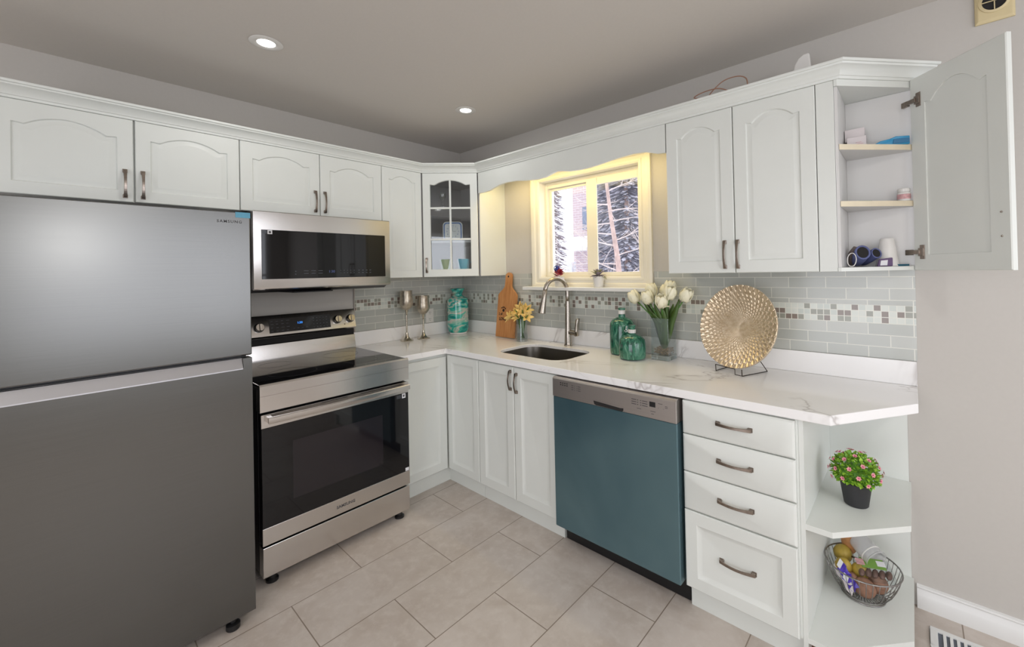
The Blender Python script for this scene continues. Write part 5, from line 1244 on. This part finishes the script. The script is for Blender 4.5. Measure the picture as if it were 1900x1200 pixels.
def slipper(x, y, z, label, ang, k):
    t = thing('slipper', label, 'slipper', (x, y, z), 'blue rubber slippers')
    ax = Vector((math.cos(ang), math.sin(ang), 0.35)).normalized(); e1 = ax.cross(Vector((0, 0, 1))).normalized(); e2 = e1.cross(ax)
    def ring(q, a, b, zz): return [Vector((x, y, z))+ax*q+e1*(a*math.cos(i/20*2*PI))+e2*(b*math.sin(i/20*2*PI)+zz) for i in range(20)]
    o = MB(); o.loft([ring(0.0, 0.026*k, 0.030*k, 0.030*k), ring(-0.01, 0.031*k, 0.036*k, 0.033*k), ring(-0.05, 0.030*k, 0.033*k, 0.028*k), ring(-0.09, 0.022*k, 0.024*k, 0.022*k), ring(-0.11, 0.010*k, 0.012*k, 0.018*k)], True, True)
    o.build('upper', 'periw', t, smooth='all')
    o = MB(); o.tube(ring(0.001, 0.0275*k, 0.0325*k, 0.031*k), 0.0045*k, 8, closed=True); o.build('collar', 'periw', t, smooth='all')
    o = MB(); o.loft([ring(0.0006, 0.0255*k, 0.0300*k, 0.031*k), ring(0.0014, 0.0250*k, 0.0295*k, 0.031*k)]); o.build('opening', 'dark', t)
slipper(2.862, -0.150, z+0.034, 'periwinkle rubber slipper, nearest opening, on the bottom cabinet shelf', -1.25, 0.86)
slipper(2.905, -0.105, z+0.037, 'second periwinkle slipper tucked behind the first, by the white cone', -1.0, 0.62)
cn_ = tag(MB().lathe([(0, 0), (0.040, 0), (0.041, 0.002), (0.038, 0.012), (0.0245, 0.112), (0.0225, 0.116), (0, 0.116)], (2.936, -0.050, z), 30).build('white_cone', 'white', smooth=True), 'white tapering plastic cone standing on the bottom cabinet shelf', 'cone')
tag(MB().tube([Vector((2.826, -0.185, z+0.03))+Vector((0.015*math.cos(a/20*2*PI), 0.015*math.sin(a/20*2*PI), 0.028*math.sin(a/20*2*PI))) for a in range(20)], 0.0018, 6, closed=True).build('cord_loop', 'white', smooth='all'), 'thin white cord loop in front of the slippers', 'cord')
hm = thing('brown_handle_tool', 'brown-grey handled tool at the left of the bottom cabinet shelf', 'tool', (2.82, -0.13, z))
MB().tube([(2.813, -0.060, z+0.010), (2.815, -0.070, z+0.060), (2.828, -0.075, z+0.080), (2.850, -0.080, z+0.074)], [0.009, 0.011, 0.010, 0.007], 10).build('grip', mat('taupe_rubber', srgb(116, 104, 98), 0.6, nscale=30), hm, smooth='all')
tg = thing('tagged_pouch', 'small mauve pouch with a white tag beside the cone', 'pouch', (2.94, -0.105, z))
MB().prism([(2.908, -0.128, z), (2.955, -0.086, z), (2.955, -0.086, z+0.036), (2.915, -0.122, z+0.030)], (-0.006, 0.008, 0)).build('pouch', mat('mauve_cloth', srgb(104, 84, 118), 0.7, nscale=40), tg, bevel=0.003)
MB().prism([(2.914, -0.1245, z+0.004), (2.936, -0.105, z+0.004), (2.938, -0.103, z+0.026), (2.917, -0.1215, z+0.024)], (0.0010, -0.0012, 0)).build('tag', 'label', tg)
tag(MB().prism([(2.955, -0.083, z), (3.005, -0.045, z), (3.005, -0.025, z), (2.955, -0.045, z)], (0, 0, 0.008)).build('teal_cloth', mat('teal_fabric', srgb(34, 84, 104), 0.8, nscale=40, namt=0.15)), 'folded teal cloth at the right of the bottom cabinet shelf', 'cloth')
# ================================================================ inside the glazed corner cabinet
def mug(x, y, z, m_, label):
    t = thing('mug', label, 'mug', (x, y, z), 'mugs in the glass cabinet')
    MB().lathe([(0, 0), (0.034, 0), (0.037, 0.004), (0.049, 0.108), (0.0495, 0.113), (0.047, 0.113), (0.045, 0.10), (0.034, 0.008), (0, 0.006)], (x, y, z), 30).build('body', m_, t, smooth=True)
    hd = Vector((0.72, 0.69, 0)).normalized(); c = Vector((x, y, z+0.064))+hd*0.043
    MB().tube([c+hd*(0.022*math.sin(PI*q/10))+Vector((0, 0, 0.028*math.cos(PI*q/10))) for q in range(11)], 0.0038, 8).build('handle', m_, t, smooth='all')
zz = ZB+0.0166
mug(0.352, -0.415, zz, mat('sage_glaze', srgb(150, 166, 136), 0.3, nscale=60, namt=0.06), 'sage green mug behind the lower left pane of the glass door')
mug(0.447, -0.325, zz, mat('blue_glaze', srgb(104, 158, 176), 0.3, nscale=60, namt=0.06), 'light blue mug behind the lower right pane of the glass door')
ck = thing('table_clock', 'white square clock with rounded blue border behind the glass door', 'clock', (0.33, -0.33, 1.6646))
ce = Vector((1, 1, 0)).normalized(); cf = Vector((1, -1, 0)).normalized(); c0 = Vector((0.335, -0.335, 1.6648))
def rr2(w, h, r): 
    return [(x, y) for x, y in rrect(-w/2, w/2, 0, h, r, 6)]
M['blueedge'] = mat('blue_plastic', srgb(70, 110, 170), 0.4, nscale=20, namt=0.05)
def plate_(w, h, r, z0, k0, k1): return [[c0+ce*x+Vector((0, 0, y+z0))+cf*k for x, y in rr2(w, h, r)] for k in (k0, k1)]
MB().loft(plate_(0.150, 0.150, 0.030, 0, 0, 0.020)).build('case', 'white', ck, bevel=0.002)
MB().loft(plate_(0.138, 0.138, 0.026, 0.006, 0.0203, 0.0215)).build('border', 'blueedge', ck)
MB().loft(plate_(0.118, 0.118, 0.018, 0.016, 0.0218, 0.0226)).build('dial', 'label', ck)
for k in range(12):
    a = PI/2-2*PI*(k+1)/12; rx = 0.044
    text_mesh('numeral', str(k+1), 0.016, c0+ce*(rx*math.cos(a))+Vector((0, 0, 0.075+rx*math.sin(a)-0.006))+cf*0.0230, ce, (0, 0, 1), 'blueedge', ck, align='CENTER')
hn = MB(); hn.obox(c0+ce*(-0.001)+Vector((0, 0, 0.075))+cf*0.0232, ce*0.002, Vector((0, 0, 0.034)), cf*0.0004); hn.obox(c0+Vector((0, 0, 0.074))+cf*0.0232, ce*0.022, Vector((0, 0, 0.002)), cf*0.0004); hn.build('hand', 'ink', ck)
gz = 1.9166
gw = thing('stemmed_glass', 'clear stemmed glass on the top shelf behind the glass door', 'glass', (0.36, -0.43, gz))
MB().lathe([(0, 0), (0.024, 0), (0.024, 0.002), (0.004, 0.006), (0.003, 0.045), (0.014, 0.055), (0.024, 0.075), (0.024, 0.105), (0.0225, 0.105), (0.0225, 0.076), (0.012, 0.058), (0, 0.052)], (0.355, -0.440, gz), 24).build('glass_body', 'vaseglass', gw, smooth=True)
tag(MB().lathe([(0, 0), (0.03, 0), (0.055, 0.012), (0.062, 0.028), (0.060, 0.028), (0.05, 0.014), (0, 0.004)], (0.44, -0.24, 1.6648), 26).build('glass_bowl', 'vaseglass', smooth=True), 'small glass bowl right of the clock in the glass cabinet', 'bowl')
tag(MB().lathe([(0, 0), (0.03, 0), (0.055, 0.012), (0.062, 0.026), (0.060, 0.026), (0.05, 0.014), (0, 0.004)], (0.20, -0.43, 1.6648), 26).build('dark_bowl', 'ink', smooth=True), 'shallow dark bowl left of the clock in the glass cabinet', 'bowl')
# ================================================================ on top of the cabinets
M['cable'] = mat('tan_cable', srgb(160, 120, 98), 0.6, nscale=20, namt=0.05)
def smooth_path(p, n=8):
    out = []; p = [Vector(q) for q in p]; P_ = [p[0]]+p+[p[-1]]
    for i in range(1, len(P_)-2):
        for k in range(n):
            t = k/n; a, b, c, d_ = P_[i-1], P_[i], P_[i+1], P_[i+2]
            out.append(0.5*((2*b)+(c-a)*t+(2*a-5*b+4*c-d_)*t*t+(3*b-3*c+d_-a)*t**3))
    out.append(P_[-2]); return out
cbm = MB()
cbm.tube(smooth_path([(2.36, -0.262, 2.236), (2.27, -0.262, 2.246), (2.215, -0.262, 2.262), (2.26, -0.262, 2.276), (2.33, -0.262, 2.274), (2.38, -0.255, 2.250), (2.40, -0.25, 2.236)]), 0.0026, 8)
cbm.tube(smooth_path([(2.27, -0.235, 2.236), (2.285, -0.235, 2.270), (2.345, -0.235, 2.312), (2.41, -0.235, 2.316), (2.45, -0.235, 2.294), (2.455, -0.235, 2.250), (2.45, -0.235, 2.236)]), 0.0026, 8)
tag(cbm.build('cable', 'cable', smooth='all'), 'tan looped cable lying on top of the right upper cabinets', 'cable')
wt = MB(); 
wt.loft([[Vector((2.66+dx+a*w_, -0.16+b*0.012, zq)) for a, b in ((-1, -1), (1, -1), (1, 1), (-1, 1))] for zq, w_, dx in ((2.1665, 0.040, 0), (2.26, 0.038, 0.002), (2.315, 0.030, 0.006), (2.338, 0.022, 0.012), (2.352, 0.010, 0.022))])
tag(wt.build('white_router', 'white', bevel=0.005), 'small white curved gadget standing on top of the right cabinets', 'gadget')
